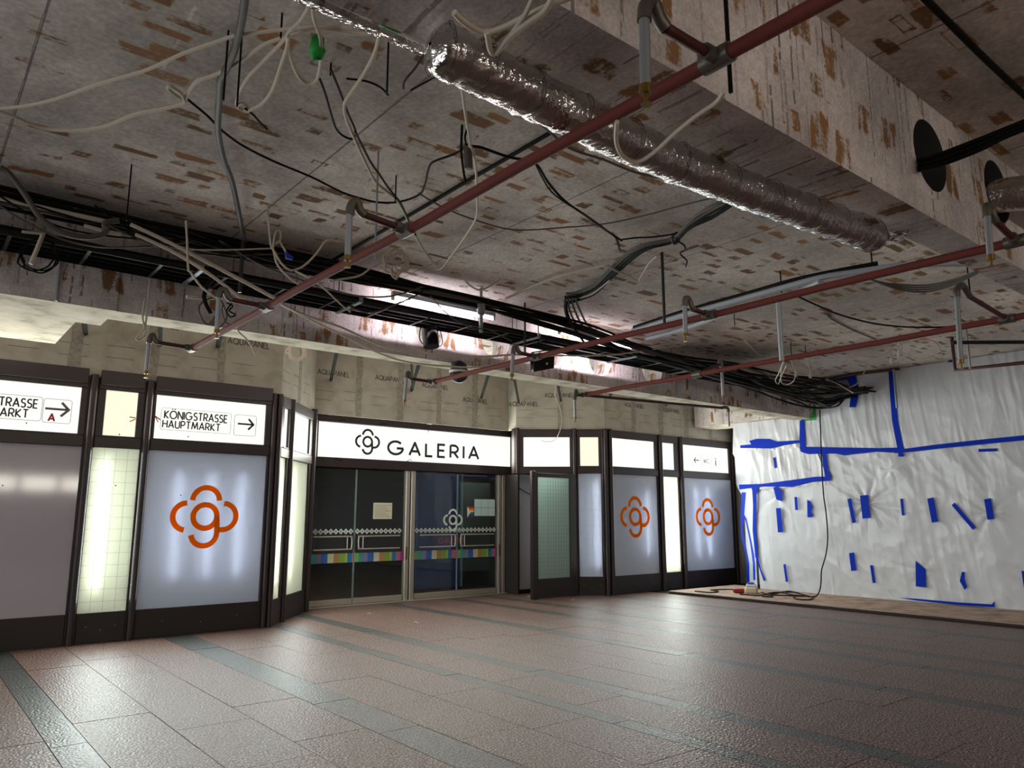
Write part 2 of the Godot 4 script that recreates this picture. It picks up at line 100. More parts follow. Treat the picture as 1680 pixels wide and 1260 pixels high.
["wire_tail","curled wire end on the slab left of the tied bundle","black_cable",0.008,"",[5.111,4.2,-4.703,5.221,4.2,-4.782,5.391,4.2,-4.907]],
["conduit","straight pale conduit on the slab ending near the tied bundle","white_cable",0.017,"",[5.702,4.27,-7.13,5.624,4.27,-6.24,5.672,4.27,-5.832,5.767,4.27,-5.46]],
["conduit","upper pale conduit along the second red pipe under the slab","pale_conduit",0.032,"",[7.102,3.9,-6.281,6.982,3.9,-5.391,6.95,3.9,-4.695,6.922,3.9,-4.081,6.917,3.9,-3.641,7.01,3.9,-3.346,7.148,3.9,-3.001,7.459,3.9,-2.636,7.853,3.9,-2.36]],
["conduit","lower pale conduit along the second red pipe under the slab","pale_conduit",0.026,"",[7.407,3.85,-6.324,7.362,3.85,-5.693,7.159,3.85,-4.843,7.077,3.85,-4.108,6.879,3.85,-3.624]],
["conduit","dark conduit over the pale ones along the second red pipe","black_cable",0.022,"",[7.12,3.95,-6.275,6.999,3.95,-5.402,6.952,3.95,-4.462,6.926,3.95,-3.806,7.073,3.95,-3.135]],
["loose_cable","bluish grey cable sagging below the second red pipe near the big beam","grey_cable",0.009,"sagging cables near the big beam",[7.191,3.85,-3.271,7.411,3.85,-3.242,7.613,3.85,-3.154,7.824,3.85,-3.009,7.844,3.85,-2.789,7.758,3.85,-2.593,7.64,3.85,-2.436]],
["loose_cable","bluish grey cable sagging below the second red pipe near the big beam","grey_cable",0.009,"sagging cables near the big beam",[7.191,3.85,-3.271,7.431,3.85,-3.251,7.676,3.85,-3.182,7.899,3.85,-3.039,7.907,3.85,-2.813,7.798,3.85,-2.607,7.679,3.85,-2.449]],
["loose_cable","bluish grey cable sagging below the second red pipe near the big beam","grey_cable",0.009,"sagging cables near the big beam",[7.191,3.85,-3.271,7.451,3.85,-3.261,7.739,3.85,-3.21,7.976,3.85,-3.071,7.971,3.85,-2.837,7.839,3.85,-2.622,7.718,3.85,-2.463]],
["loose_cable","bluish grey cable sagging below the second red pipe near the big beam","grey_cable",0.009,"sagging cables near the big beam",[7.191,3.85,-3.271,7.471,3.85,-3.27,7.803,3.85,-3.238,8.053,3.85,-3.103,8.036,3.85,-2.862,7.88,3.85,-2.637,7.757,3.85,-2.476]],
["loose_cable","long black cable sagging from the second to the third red pipe","black_cable",0.011,"",[7.51,3.95,-4.214,8.061,3.95,-4.269,8.612,3.95,-4.301,9.271,3.95,-4.248,9.756,3.95,-4.09,10.091,3.95,-3.858,10.239,3.95,-3.697]],
["loose_cable","brown cable slanting across the slab to the third red pipe","grey_cable",0.009,"",[9.751,4.318,-5.067,10.053,4.318,-5.157,10.909,4.318,-5.28,11.762,4.318,-5.346]],
["loose_cable","thin pale wire under the slab right of the dangling sockets","white_cable",0.007,"",[11.309,4.1,-4.589,11.675,4.1,-4.442,13.115,4.1,-4.897,13.465,4.1,-4.995,13.399,4.1,-5.181]],
["loose_cable","pale cable swinging from the black bundle up to the plastic sheet","white_cable",0.011,"",[13.6,3.988,-7.513,13.6,4.071,-7.072,13.6,3.969,-6.841,13.6,3.949,-6.691,13.6,4.032,-6.545,13.6,4.241,-6.414,13.6,4.404,-6.356]],
["loose_cable","pale pair of cables crossing the black bundle to the taped hole","white_cable",0.01,"",[12.8,5.008,-8.556,12.8,4.733,-8.265,12.8,4.446,-7.776,12.8,4.236,-7.408,12.8,4.074,-6.935,12.8,3.915,-6.6,12.8,3.687,-6.285]],
["loose_cable","pale wire curving beneath the slab over the third red pipe","white_cable",0.009,"",[9.372,4.15,-6.188,9.86,4.15,-6.4,10.438,4.15,-6.651,10.8,4.15,-6.773]],
["dangling_wire","pale wire to the left dangling socket below the third pipe","white_cable",0.008,"",[10.381,3.9,-6.016,10.842,3.9,-6.249,11.342,3.9,-6.501,11.608,3.9,-6.635]],
["dangling_wire","pale wire to the middle dangling socket below the third pipe","white_cable",0.008,"",[10.561,3.9,-5.87,11.03,3.9,-6.096,11.538,3.9,-6.342,11.808,3.9,-6.472]],
["loose_cable","pale wire loop dangling from the third pipe left of the sockets","white_cable",0.008,"",[9.637,3.75,-5.698,10.413,3.75,-6.252,10.936,3.75,-6.64,11.282,3.75,-6.798,10.809,3.75,-6.463,9.983,3.75,-5.868]],
["loose_cable","thin pale wire bow hanging between the dangling sockets and the tray","white_cable",0.008,"",[11.134,3.88,-6.401,11.175,3.75,-6.446,11.454,3.75,-6.734,11.346,3.75,-6.747,10.906,3.75,-6.523,9.934,3.75,-5.908]],
["loose_cable","pale wire to the white socket hanging near the plastic sheet","white_cable",0.009,"",[10.981,4.05,-4.882,11.491,4.05,-5.045,12.219,4.05,-5.321,12.339,4.05,-5.346,11.967,4.05,-5.225,11.342,4.05,-5.004]],
["loose_cable","pale wire ending in the white box near the plastic sheet","white_cable",0.009,"",[10.956,4.05,-4.853,11.2,4.05,-4.806,11.168,4.05,-4.73,11.871,4.05,-5.014,12.356,4.05,-5.209]],
["bundled_cable","black cable running through the round hole in the big beam","black_cable",0.016,"cables through the beam hole",[5.015,3.884,-1.95,4.839,3.784,-1.75,4.822,3.783,-1.5,4.87,3.815,-1.35,4.895,3.836,-1.2]],
["bundled_cable","black cable running through the round hole in the big beam","black_cable",0.016,"cables through the beam hole",[5.008,3.851,-1.95,4.831,3.748,-1.75,4.812,3.748,-1.5,4.862,3.789,-1.35,4.886,3.81,-1.2]],
["bundled_cable","black cable running through the round hole in the big beam","black_cable",0.016,"cables through the beam hole",[5.001,3.819,-1.95,4.823,3.713,-1.75,4.803,3.713,-1.5,4.853,3.763,-1.35,4.876,3.784,-1.2]],
["thick_cable","thick black cable crossing the dark slab at the upper right","black_cable",0.02,"",[3.96,4.28,-1.395,4.317,4.28,-1.396,4.86,4.28,-1.398,5.571,4.28,-1.387]],
["power_cable","black power cable hanging from the ceiling bundle down to the plywood","black_cable",0.012,"",[14.1,3.662,-7.625,14.1,3.322,-7.638,14.12,2.602,-7.678,14.14,2.007,-7.697,14.15,1.654,-7.679,14.15,1.187,-7.677,14.13,0.839,-7.731,14.1,0.548,-7.824,14.05,0.321,-7.826,14,0.176,-7.834,13.9,0.091,-7.835,13.762,0.066,-7.834,13.759,0.065,-7.994,14.146,0.07,-8.372,14.279,0.07,-8.583,14.022,0.075,-8.563]],
["power_cable","black cable lying in a flat loop on the plywood","black_cable",0.012,"",[13.47,0.064,-8.691,13.698,0.066,-8.633,14.136,0.07,-8.699,14.357,0.07,-8.683,14.091,0.066,-8.314,13.736,0.064,-7.881,13.456,0.064,-7.687,13.191,0.064,-7.632,13.139,0.064,-7.808,13.282,0.064,-7.967,13.502,0.064,-8.071]],
["power_cable","tangled black cable on the plywood behind the socket block","black_cable",0.012,"",[13.09,0.064,-9,13.099,0.066,-8.814,13.118,0.07,-8.598,13.398,0.075,-8.604,13.16,0.066,-8.324,12.992,0.078,-8.45,13.602,0.08,-8.679,13.881,0.08,-8.61,13.678,0.075,-8.226,13.621,0.078,-7.939,13.436,0.08,-8.209,13.267,0.085,-8.428,13.599,0.08,-8.84]],
["power_cable","black cable lying on the plywood left of the red plug","black_cable",0.013,"",[12.908,0.064,-9.945,12.919,0.064,-9.772,12.986,0.064,-9.555,13.257,0.066,-9.633,13.359,0.066,-9.887,13.64,0.068,-9.803,13.66,0.085,-9.548]],
["bundled_cable","black cable in the thick run along the slab in front of the beam","grey_cable",0.017,"cables of the thick run along the beam",[0.1,4.208,-7.141,1.7,4.159,-7.212,3.4,4.15,-7.142,5,4.148,-7.123,6,4.149,-7.164,7.2,4.071,-7.146,8.2,3.995,-7.115,9.3,3.901,-7.166,10.5,3.937,-6.877,11.8,3.818,-6.881,12.8,3.875,-6.738,13.7,3.916,-6.736,14.5,4.014,-6.78]],
["bundled_cable","black cable in the thick run along the slab in front of the beam","black_cable",0.017,"cables of the thick run along the beam",[0.1,4.212,-7.104,1.7,4.192,-7.102,3.4,4.172,-7.1,5,4.182,-7.097,6,4.168,-7.083,7.2,4.123,-7.043,8.2,3.972,-7.046,9.3,3.951,-7.122,10.5,3.951,-6.871,11.8,3.934,-6.799,12.8,3.891,-6.601,13.7,3.889,-6.771,14.5,4.039,-6.714]],
["bundled_cable","black cable in the thick run along the slab in front of the beam","black_cable",0.017,"cables of the thick run along the beam",[0.1,4.219,-7.142,1.7,4.204,-7.154,3.4,4.202,-7.183,5,4.182,-7.146,6,4.13,-7.118,7.2,4.098,-7.16,8.2,4.052,-7.182,9.3,3.943,-7.111,10.5,3.903,-7.074,11.8,3.904,-6.861,12.8,3.908,-6.75,13.7,3.955,-6.777,14.5,4.038,-6.828]],
["bundled_cable","black cable in the thick run along the slab in front of the beam","black_cable",0.017,"cables of the thick run along the beam",[0.1,4.213,-7.229,1.7,4.244,-7.226,3.4,4.228,-7.116,5,4.195,-7.192,6,4.188,-7.147,7.2,4.13,-7.176,8.2,4.027,-7.179,9.3,4.017,-7.201,10.5,4.038,-7.058,11.8,3.998,-7.012,12.8,4.011,-6.778,13.7,3.978,-6.819,14.5,4.022,-6.841]],
["bundled_cable","black cable in the thick run along the slab in front of the beam","grey_cable",0.017,"cables of the thick run along the beam",[0.1,4.219,-7.214,1.7,4.2,-7.161,3.4,4.23,-7.216,5,4.234,-7.275,6,4.126,-7.189,7.2,4.115,-7.198,8.2,4.023,-7.218,9.3,3.976,-7.211,10.5,3.894,-7.161,11.8,3.901,-6.898,12.8,3.835,-6.907,13.7,3.922,-6.869,14.5,4.068,-6.854]],
["bundled_cable","black cable in the thick run along the slab in front of the beam","black_cable",0.017,"cables of the thick run along the beam",[0.1,4.207,-7.275,1.7,4.234,-7.309,3.4,4.191,-7.233,5,4.226,-7.281,6,4.176,-7.284,7.2,4.103,-7.251,8.2,4.034,-7.275,9.3,3.948,-7.301,10.5,4.034,-7.307,11.8,3.903,-7.138,12.8,3.975,-7.103,13.7,3.935,-6.956,14.5,4.021,-6.906]],
["bundled_cable","black cable in the thick run along the slab in front of the beam","black_cable",0.017,"cables of the thick run along the beam",[0.1,4.195,-7.251,1.7,4.158,-7.293,3.4,4.162,-7.274,5,4.177,-7.282,6,4.168,-7.207,7.2,4.138,-7.213,8.2,3.995,-7.234,9.3,3.936,-7.234,10.5,3.913,-7.316,11.8,3.819,-7.083,12.8,3.866,-7.001,13.7,3.889,-6.907,14.5,3.982,-6.867]],
["bundled_cable","black cable in the thick run along the slab in front of the beam","black_cable",0.017,"cables of the thick run along the beam",[0.1,4.167,-7.322,1.7,4.168,-7.375,3.4,4.12,-7.328,5,4.193,-7.361,6,4.124,-7.329,7.2,4.053,-7.378,8.2,3.971,-7.329,9.3,3.921,-7.281,10.5,3.892,-7.41,11.8,3.901,-7.166,12.8,3.74,-7.193,13.7,3.926,-7.019,14.5,3.98,-7.016]],
["bundled_cable","black cable in the thick run along the slab in front of the beam","grey_cable",0.017,"cables of the thick run along the beam",[0.1,4.126,-7.295,1.7,4.16,-7.223,3.4,4.17,-7.261,5,4.103,-7.263,6,4.119,-7.251,7.2,4.073,-7.315,8.2,3.975,-7.323,9.3,3.901,-7.252,10.5,3.886,-7.174,11.8,3.669,-7.107,12.8,3.823,-7.037,13.7,3.9,-6.944,14.5,4.001,-6.895]],
["bundled_cable","black cable in the thick run along the slab in front of the beam","black_cable",0.017,"cables of the thick run along the beam",[0.1,4.101,-7.299,1.7,4.119,-7.299,3.4,4.126,-7.274,5,4.142,-7.244,6,4.094,-7.285,7.2,4.022,-7.304,8.2,3.915,-7.269,9.3,3.864,-7.277,10.5,3.802,-7.359,11.8,3.703,-7.073,12.8,3.794,-7.11,13.7,3.849,-6.941,14.5,3.947,-6.883]],
["bundled_cable","black cable in the thick run along the slab in front of the beam","black_cable",0.017,"cables of the thick run along the beam",[0.1,4.154,-7.177,1.7,4.178,-7.228,3.4,4.115,-7.214,5,4.151,-7.218,6,4.123,-7.18,7.2,4.084,-7.202,8.2,3.931,-7.262,9.3,3.923,-7.201,10.5,3.781,-7.211,11.8,3.726,-7.14,12.8,3.761,-6.962,13.7,3.862,-6.843,14.5,3.967,-6.849]],
["bundled_cable","black cable in the thick run along the slab in front of the beam","black_cable",0.017,"cables of the thick run along the beam",[0.1,4.121,-7.171,1.7,4.113,-7.116,3.4,4.088,-7.123,5,4.081,-7.15,6,4.085,-7.194,7.2,3.973,-7.124,8.2,3.896,-7.201,9.3,3.874,-7.17,10.5,3.78,-7.094,11.8,3.61,-6.865,12.8,3.64,-6.793,13.7,3.854,-6.786,14.5,3.937,-6.831]],
["bundled_cable","black cable in the thick run along the slab in front of the beam","grey_cable",0.017,"cables of the thick run along the beam",[0.1,4.14,-7.213,1.7,4.128,-7.188,3.4,4.1,-7.153,5,4.128,-7.11,6,4.148,-7.214,7.2,4.068,-7.188,8.2,3.967,-7.153,9.3,3.925,-7.148,10.5,3.881,-7.065,11.8,3.636,-6.974,12.8,3.719,-6.81,13.7,3.853,-6.759,14.5,3.971,-6.769]],
["bundled_cable","black cable in the thick run along the slab in front of the beam","black_cable",0.017,"cables of the thick run along the beam",[0.1,4.137,-7.035,1.7,4.118,-7.067,3.4,4.095,-7.072,5,4.169,-7.134,6,4.095,-7.078,7.2,4.06,-7.126,8.2,3.979,-7.084,9.3,3.932,-7.076,10.5,3.782,-6.911,11.8,3.83,-6.821,12.8,3.737,-6.568,13.7,3.896,-6.71,14.5,3.942,-6.673]],
["bundled_cable","black cable sagging from the tray into the taped hole of the plastic","grey_cable",0.015,"cables sagging into the taped hole",[9.888,3.958,-7.35,10.688,3.905,-7.3,12.2,3.779,-7.145,13.2,3.719,-7.039,14,3.855,-7.05,14.5,4.033,-7.182]],
["bundled_cable","black cable sagging from the tray into the taped hole of the plastic","black_cable",0.015,"cables sagging into the taped hole",[9.855,4.006,-7.309,10.655,3.877,-7.259,12.2,3.669,-6.741,13.2,3.631,-7.087,14,3.827,-7.05,14.5,3.987,-7.07]],
["bundled_cable","black cable sagging from the tray into the taped hole of the plastic","black_cable",0.015,"cables sagging into the taped hole",[10.204,3.901,-7.451,11.004,3.856,-7.401,12.2,3.583,-7.041,13.2,3.563,-7.194,14,3.806,-7.05,14.5,4.024,-7.124]],
["bundled_cable","black cable sagging from the tray into the taped hole of the plastic","black_cable",0.015,"cables sagging into the taped hole",[8.915,3.984,-7.167,9.715,3.88,-7.117,12.2,3.681,-7.062,13.2,3.641,-6.927,14,3.83,-7.05,14.5,3.977,-7.064]],
["bundled_cable","black cable sagging from the tray into the taped hole of the plastic","black_cable",0.015,"cables sagging into the taped hole",[8.914,3.957,-7.192,9.714,3.894,-7.142,12.2,3.735,-6.923,13.2,3.684,-6.943,14,3.844,-7.05,14.5,4.025,-7.064]],
["bundled_cable","black cable sagging from the tray into the taped hole of the plastic","grey_cable",0.015,"cables sagging into the taped hole",[8.719,3.918,-7.315,9.519,3.868,-7.265,12.2,3.634,-6.902,13.2,3.603,-6.993,14,3.818,-7.05,14.5,4.002,-7.131]],
["bundled_cable","black cable sagging from the tray into the taped hole of the plastic","black_cable",0.015,"cables sagging into the taped hole",[9.177,3.959,-7.217,9.977,3.886,-7.167,12.2,3.704,-7.035,13.2,3.659,-7.215,14,3.836,-7.05,14.5,3.978,-7.308]],
["bundled_cable","black cable sagging from the tray into the taped hole of the plastic","black_cable",0.015,"cables sagging into the taped hole",[9.67,3.899,-7.347,10.47,3.849,-7.297,12.2,3.555,-7.164,13.2,3.54,-6.927,14,3.799,-7.05,14.5,3.972,-7.074]],
["bundled_cable","black cable sagging from the tray into the taped hole of the plastic","black_cable",0.015,"cables sagging into the taped hole",[10.132,3.921,-7.578,10.932,3.851,-7.528,12.2,3.566,-7.17,13.2,3.549,-7.109,14,3.801,-7.05,14.5,3.897,-7.223]],
["bundled_cable","black cable sagging from the tray into the taped hole of the plastic","black_cable",0.015,"cables sagging into the taped hole",[9.201,3.954,-7.288,10.001,3.892,-7.238,12.2,3.727,-6.787,13.2,3.678,-7.219,14,3.842,-7.05,14.5,3.924,-7.085]],
["bundled_cable","black cable sagging from the tray into the taped hole of the plastic","grey_cable",0.015,"cables sagging into the taped hole",[8.748,3.921,-7.383,9.548,3.849,-7.333,12.2,3.557,-6.885,13.2,3.542,-6.87,14,3.799,-7.05,14.5,4.032,-7.124]],
["bundled_cable","black cable sagging from the tray into the taped hole of the plastic","black_cable",0.015,"cables sagging into the taped hole",[10.984,4.021,-7.343,11.784,3.871,-7.293,12.2,3.646,-7.074,13.2,3.612,-6.956,14,3.821,-7.05,14.5,3.891,-7.055]],
["tray_cable","straight black cable lying on the tray along the beam","black_cable",0.0205,"cables on the tray",[-0.4,3.917,-7.768,2,3.923,-7.777,4,3.915,-7.782,6,3.926,-7.77,8,3.915,-7.77,10,3.923,-7.782,11.6,3.924,-7.779]],
["tray_cable","straight black cable lying on the tray along the beam","black_cable",0.0205,"cables on the tray",[-0.4,3.958,-7.726,2,3.946,-7.74,4,3.957,-7.733,6,3.949,-7.724,8,3.952,-7.735,10,3.955,-7.739,11.6,3.946,-7.729]],
["tray_cable","straight black cable lying on the tray along the beam","black_cable",0.0205,"cables on the tray",[-0.4,3.933,-7.69,2,3.939,-7.695,4,3.936,-7.683,6,3.933,-7.685,8,3.941,-7.697,10,3.93,-7.689,11.6,3.939,-7.681]],
["tray_cable","straight black cable lying on the tray along the beam","black_cable",0.0205,"cables on the tray",[-0.4,3.917,-7.653,2,3.923,-7.645,4,3.915,-7.638,6,3.926,-7.65,8,3.915,-7.652,10,3.923,-7.639,11.6,3.923,-7.641]],
["tray_cable","straight black cable lying on the tray along the beam","black_cable",0.0205,"cables on the tray",[-0.4,3.958,-7.61,2,3.946,-7.596,4,3.957,-7.601,6,3.949,-7.611,8,3.952,-7.601,10,3.955,-7.596,11.6,3.946,-7.605]],
["tray_cable","straight black cable lying on the tray along the beam","black_cable",0.0205,"cables on the tray",[-0.4,3.933,-7.561,2,3.939,-7.553,4,3.936,-7.565,6,3.933,-7.564,8,3.941,-7.553,10,3.93,-7.559,11.6,3.939,-7.568]],
["tray_cable","straight black cable lying on the tray along the beam","black_cable",0.0205,"cables on the tray",[-0.4,3.917,-7.511,2,3.923,-7.517,4,3.915,-7.525,6,3.926,-7.514,8,3.915,-7.511,10,3.923,-7.523,11.6,3.923,-7.523]],
["tray_cable","straight black cable lying on the tray along the beam","black_cable",0.0205,"cables on the tray",[-0.4,3.958,-7.467,2,3.946,-7.48,4,3.957,-7.477,6,3.949,-7.466,8,3.952,-7.475,10,3.955,-7.482,11.6,3.946,-7.473]],
["tray_cable","straight black cable lying on the tray along the beam","black_cable",0.0205,"cables on the tray",[-0.4,3.933,-7.429,2,3.939,-7.438,4,3.936,-7.426,6,3.933,-7.426,8,3.941,-7.438,10,3.93,-7.433,11.6,3.939,-7.424]],
["tray_cable","straight black cable lying on the tray along the beam","black_cable",0.0205,"cables on the tray",[-0.4,3.917,-7.394,2,3.923,-7.39,4,3.915,-7.38,6,3.926,-7.39,8,3.915,-7.395,10,3.923,-7.383,11.6,3.923,-7.381]],
["tray_cable","straight black cable lying on the tray along the beam","black_cable",0.0205,"cables on the tray",[-0.4,3.958,-7.353,2,3.946,-7.339,4,3.957,-7.341,6,3.949,-7.353,8,3.952,-7.346,10,3.955,-7.337,11.6,3.946,-7.345]],
]
const RODS := [
["hanger_rod","thin black wire hanging from the slab left of the star","black_cable",0.006,1.206,-4.087,4.330,3.888,""],
["hanger_rod","thin black wire hanging from the slab right of the thick dark cable","black_cable",0.006,1.277,-4.066,4.330,3.866,""],
["hanger_rod","thin black wire hanging from the top of picture into the star","black_cable",0.006,1.388,-3.746,4.330,4.179,""],
["hanger_rod","thin black wire hanging straight down from the green tape","black_cable",0.006,1.914,-3.476,4.330,3.920,""],
["hanger_rod","thin rusty wire hanging over the left bundle","black_cable",0.006,1.182,-6.276,4.330,3.856,""],
["hanger_rod","short black wire hook above the dark hairpin cable","black_cable",0.006,1.810,-4.009,4.330,4.247,""],
["hanger_rod","thin grey threaded rod hanging behind the first red pipe tee","galvanized",0.008,2.603,-4.831,4.330,3.460,""],
["hanger_rod","short wire hanging behind the first red pipe","black_cable",0.006,2.924,-5.111,4.330,4.106,""],
["hanger_rod","long dark hanger rod beside the second red pipe drop","dark_steel",0.016,6.058,-4.916,4.330,3.541,""],
["hanger_rod","thin hanger rod over the second red pipe left of the big beam","black_cable",0.008,7.599,-4.466,4.330,4.076,""],
["hanger_rod","thin hanger rod over the second red pipe near the foil duct end","black_cable",0.008,7.528,-3.393,4.330,3.970,""],
["hanger_rod","thin hanger rod beside the drop pipe near the big beam","black_cable",0.008,8.916,-2.991,4.330,3.925,""],
["hanger_rod","hanger rod holding the black tray near the lit part","dark_steel",0.014,6.156,-7.300,4.511,3.623,""],
["hanger_rod","hanger rod over the third red pipe","galvanized",0.02,5.085,-3.021,3.166,2.713,""],
["hanger_rod","thin rod hanging over the beam hole","black_cable",0.007,6.389,-7.300,4.178,3.820,""],
["hanger_rod","thin dark wire hook on the slab by the second red pipe","black_cable",0.006,8.521,-5.724,4.330,4.093,""],
["hanger_rod","dark strut hanging by the left end of thick dark cable","dark_steel",0.02,2.345,-7.000,4.276,3.663,""],
["hanger_rod","thin rod hanging in front of the big beam at its tee","black_cable",0.009,2.364,-1.550,3.618,3.186,""],
["hanger_rod","pale pipe stub hanging over the left beam","galvanized",0.016,0.976,-7.975,3.930,3.547,""],
["hanger_rod","thin rod above the third red pipe sockets left","black_cable",0.006,10.878,-6.292,4.330,4.070,""],
["hanger_rod","thin rod above the third red pipe sockets right","black_cable",0.006,11.342,-6.306,4.330,4.176,""],
]
const TAPES := [
["blue tape strip low on the plastic, leftmost of the lower row","blue_tape",[-8.854,0.592,-8.823,0.239,-8.773,0.249,-8.804,0.6]],
["wide blue tape strip low on the plastic left of the hanging power cable end","blue_tape",[-7.433,0.869,-7.416,0.533,-7.313,0.551,-7.329,0.885]],
["thin blue tape strip low on the plastic right of the wide one","blue_tape",[-7.042,0.656,-7.02,0.334,-6.965,0.346,-6.987,0.666]],
["broad blue tape patch low on the plastic with a slanted top","blue_tape",[-6.205,0.777,-6.24,0.328,-6.066,0.321,-6.05,0.639]],
["ragged blue tape strip low on the plastic, narrowing to its end","blue_tape",[-5.45,0.625,-5.499,0.466,-5.432,0.32,-5.394,0.373,-5.415,0.496,-5.403,0.622]],
["blue tape strip cut by the right edge of the picture","blue_tape",[-4.547,0.688,-4.541,0.431,-4.458,0.413,-4.42,0.685]],
["wide blue tape strip with folded foot in the middle row, left of the creases","blue_tape",[-7.383,1.903,-7.321,1.439,-7.245,1.454,-7.305,1.916]],
["broad blue tape patch where the creases meet","blue_tape",[-7.128,1.962,-7.113,1.525,-6.96,1.542,-6.974,1.975]],
["narrow dark blue tape strip right of the creases","blue_tape",[-6.377,1.889,-6.374,1.583,-6.324,1.588,-6.327,1.893]],
["blue tape strip in the middle row right of the narrow dark one","blue_tape",[-5.903,1.882,-5.863,1.455,-5.755,1.477,-5.793,1.902]],
["diagonal blue tape strip in the middle row","blue_tape",[-5.506,1.761,-5.207,1.338,-5.155,1.382,-5.452,1.806]],
["blue tape strip in the middle row, last before the right edge","blue_tape",[-4.982,1.854,-4.966,1.508,-4.862,1.527,-4.878,1.87]],
["short level blue tape strip below the upper seam","blue_tape",[-4.991,2.665,-4.706,2.656,-4.703,2.706,-4.988,2.715]],
["small blue tape square under the seam crossing","blue_tape",[-6.343,2.667,-6.249,2.661,-6.243,2.724,-6.338,2.73]],
["blue tape strip over the long one in the left field of plastic","blue_tape",[-8.979,2.176,-8.962,2.098,-8.922,1.92,-8.791,1.882,-8.782,2.094,-8.879,2.192]],
["long upright blue tape strip in the left field of plastic","blue_tape",[-8.944,1.74,-8.933,1.24,-8.822,1.25,-8.833,1.746]],
["small blue tape strip in the left field of plastic","blue_tape",[-8.506,1.964,-8.504,1.698,-8.444,1.701,-8.445,1.967]],
["bent blue tape strip in the left field of plastic","blue_tape",[-8.225,1.908,-8.245,1.554,-8.175,1.546,-8.118,1.58,-8.152,1.658,-8.122,1.762,-8.165,1.872]],
["tiny blue tape strip in the small upper field of plastic","blue_tape",[-8.94,2.803,-8.915,2.582,-8.863,2.587,-8.888,2.807]],
["level blue tape seam under the small upper-left field of plastic","blue_tape",[-9.819,2.264,-9.809,2.155,-9.189,2.201,-8.519,2.173,-8.079,2.259,-7.684,2.271,-7.683,2.353,-8.015,2.362,-8.599,2.31,-9.249,2.259]],
["upright blue tape seam at the right of the small upper-left field","blue_tape",[-7.837,2.853,-7.83,2.589,-7.806,2.353,-7.67,2.348,-7.727,2.493,-7.749,2.847]],
["level blue tape seam with crumpled middle over the small field","blue_tape",[-9.733,3.124,-9.733,3.066,-9.456,3.046,-8.979,3.001,-8.668,3.046,-8.249,3.075,-8.274,3.125,-8.845,3.142,-8.996,3.21,-9.313,3.236,-9.495,3.207,-9.451,3.126]],
["upright blue tape seam below the beam end","blue_tape",[-8.266,3.533,-8.309,3.13,-8.296,2.927,-8.175,2.918,-8.167,3.396,-8.169,3.549]],
["level blue tape seam across the plastic, left half","blue_tape",[-8.319,2.991,-8.299,2.889,-8.141,2.828,-7.557,2.803,-7.372,2.755,-7.187,2.767,-6.711,2.783,-6.265,2.719,-6.222,2.829,-6.705,2.852,-7.422,2.915,-8.13,2.978]],
["level blue tape seam across the plastic, right half","blue_tape",[-6.369,2.794,-6.353,2.725,-5.622,2.765,-5.025,2.786,-4.2,2.816,-4.192,2.896,-5.017,2.87,-5.719,2.838]],
["upright blue tape seam between the two upper sheets","blue_tape",[-6.381,4.353,-6.394,3.931,-6.399,3.348,-6.34,2.747,-6.228,2.762,-6.288,3.337,-6.293,3.917,-6.277,4.361]],
["blue tape strip along the foot of the plastic","blue_tape",[-6.571,0.106,-6.249,0.079,-5.556,0.061,-5.002,0.072,-4.988,0.17,-5.042,0.117,-5.552,0.106,-6.247,0.111]],
["blue tape frame at the right side of the cable hole","blue_tape",[-7.242,4.387,-7.122,4.026,-7.198,3.694,-7.076,3.68,-6.977,4.007,-7.034,4.356]],
["blue tape frame at the top of the cable hole","blue_tape",[-7.589,4.364,-7.571,4.26,-7.042,4.247,-7.034,4.356]],
["short blue tape strip inside the cable hole","blue_tape",[-7.599,4.305,-7.539,4.071,-7.477,4.082,-7.536,4.316]],
["green tape piece at the end of beam, upright","green_tape",[-7.956,3.881,-7.98,3.555,-7.914,3.548,-7.889,3.873]],
["green tape piece at the end of beam, level","green_tape",[-8.249,3.582,-8.24,3.518,-7.917,3.511,-7.911,3.586]],
["small blue tape patch where the dark pipe meets the plastic","blue_tape",[-5.317,4.379,-5.324,4.302,-5.215,4.284,-5.207,4.361]],
]
const FOLD_TAPES := [
["left blue tape band running down the folded plastic edge",[1.231,2.125,1.549,1.554,1.595,1.099,1.091,0.674,1.176,0.088,0.876,0.113,0.801,0.545,1.314,1.255,0.92,1.848,0.728,2.108]],
["middle blue tape band running down to the socket block",[1.277,1.674,0.89,1.408,0.568,0.983,0.399,0.568,0.456,0.203,0.22,0.222,0.108,0.64,0.41,1.044,0.828,1.525]],
]
const TAPE_BAND := [-9.51,2.197,-9.47,2.056,-9.536,1.277,-9.507,0.728,-9.414,0.461,-9.335,0.223,-9.293,0.253,-9.382,0.462,-9.443,0.731,-9.456,1.278,-9.39,2.054,-9.317,2.191]
const STRUTS := [
[5.112,3.809,-8.42,7.583,4.008,-12.38],
[5.322,3.823,-8.42,7.556,3.981,-12.38],
[6.5,3.814,-8.42,9.254,4.008,-12.38],
[6.829,3.828,-8.42,9.985,3.937,-12.05],
[7.724,3.76,-8.42,10.634,3.967,-11.45],
[1.992,3.735,-8.42,2.628,3.91,-10.95],
[1.329,3.652,-8.76,1.707,3.922,-10.95],
[2.655,3.639,-8.42,3.401,3.996,-10.95],
[4.086,3.751,-8.42,5.87,3.99,-12.38],
[8.983,3.644,-8.42,11.585,4.052,-10.95],
[10.403,3.661,-8.42,13.449,4.084,-10.95]]
const PIPE_BENT := [Vector3(12.600, 4.847, -4.553), Vector3(12.600, 3.810, -4.553), Vector3(12.600, 3.771, -3.473)]
const PIPE_BLACK := [Vector3(11.445, 4.000, -4.130), Vector3(12.457, 4.000, -3.258)]
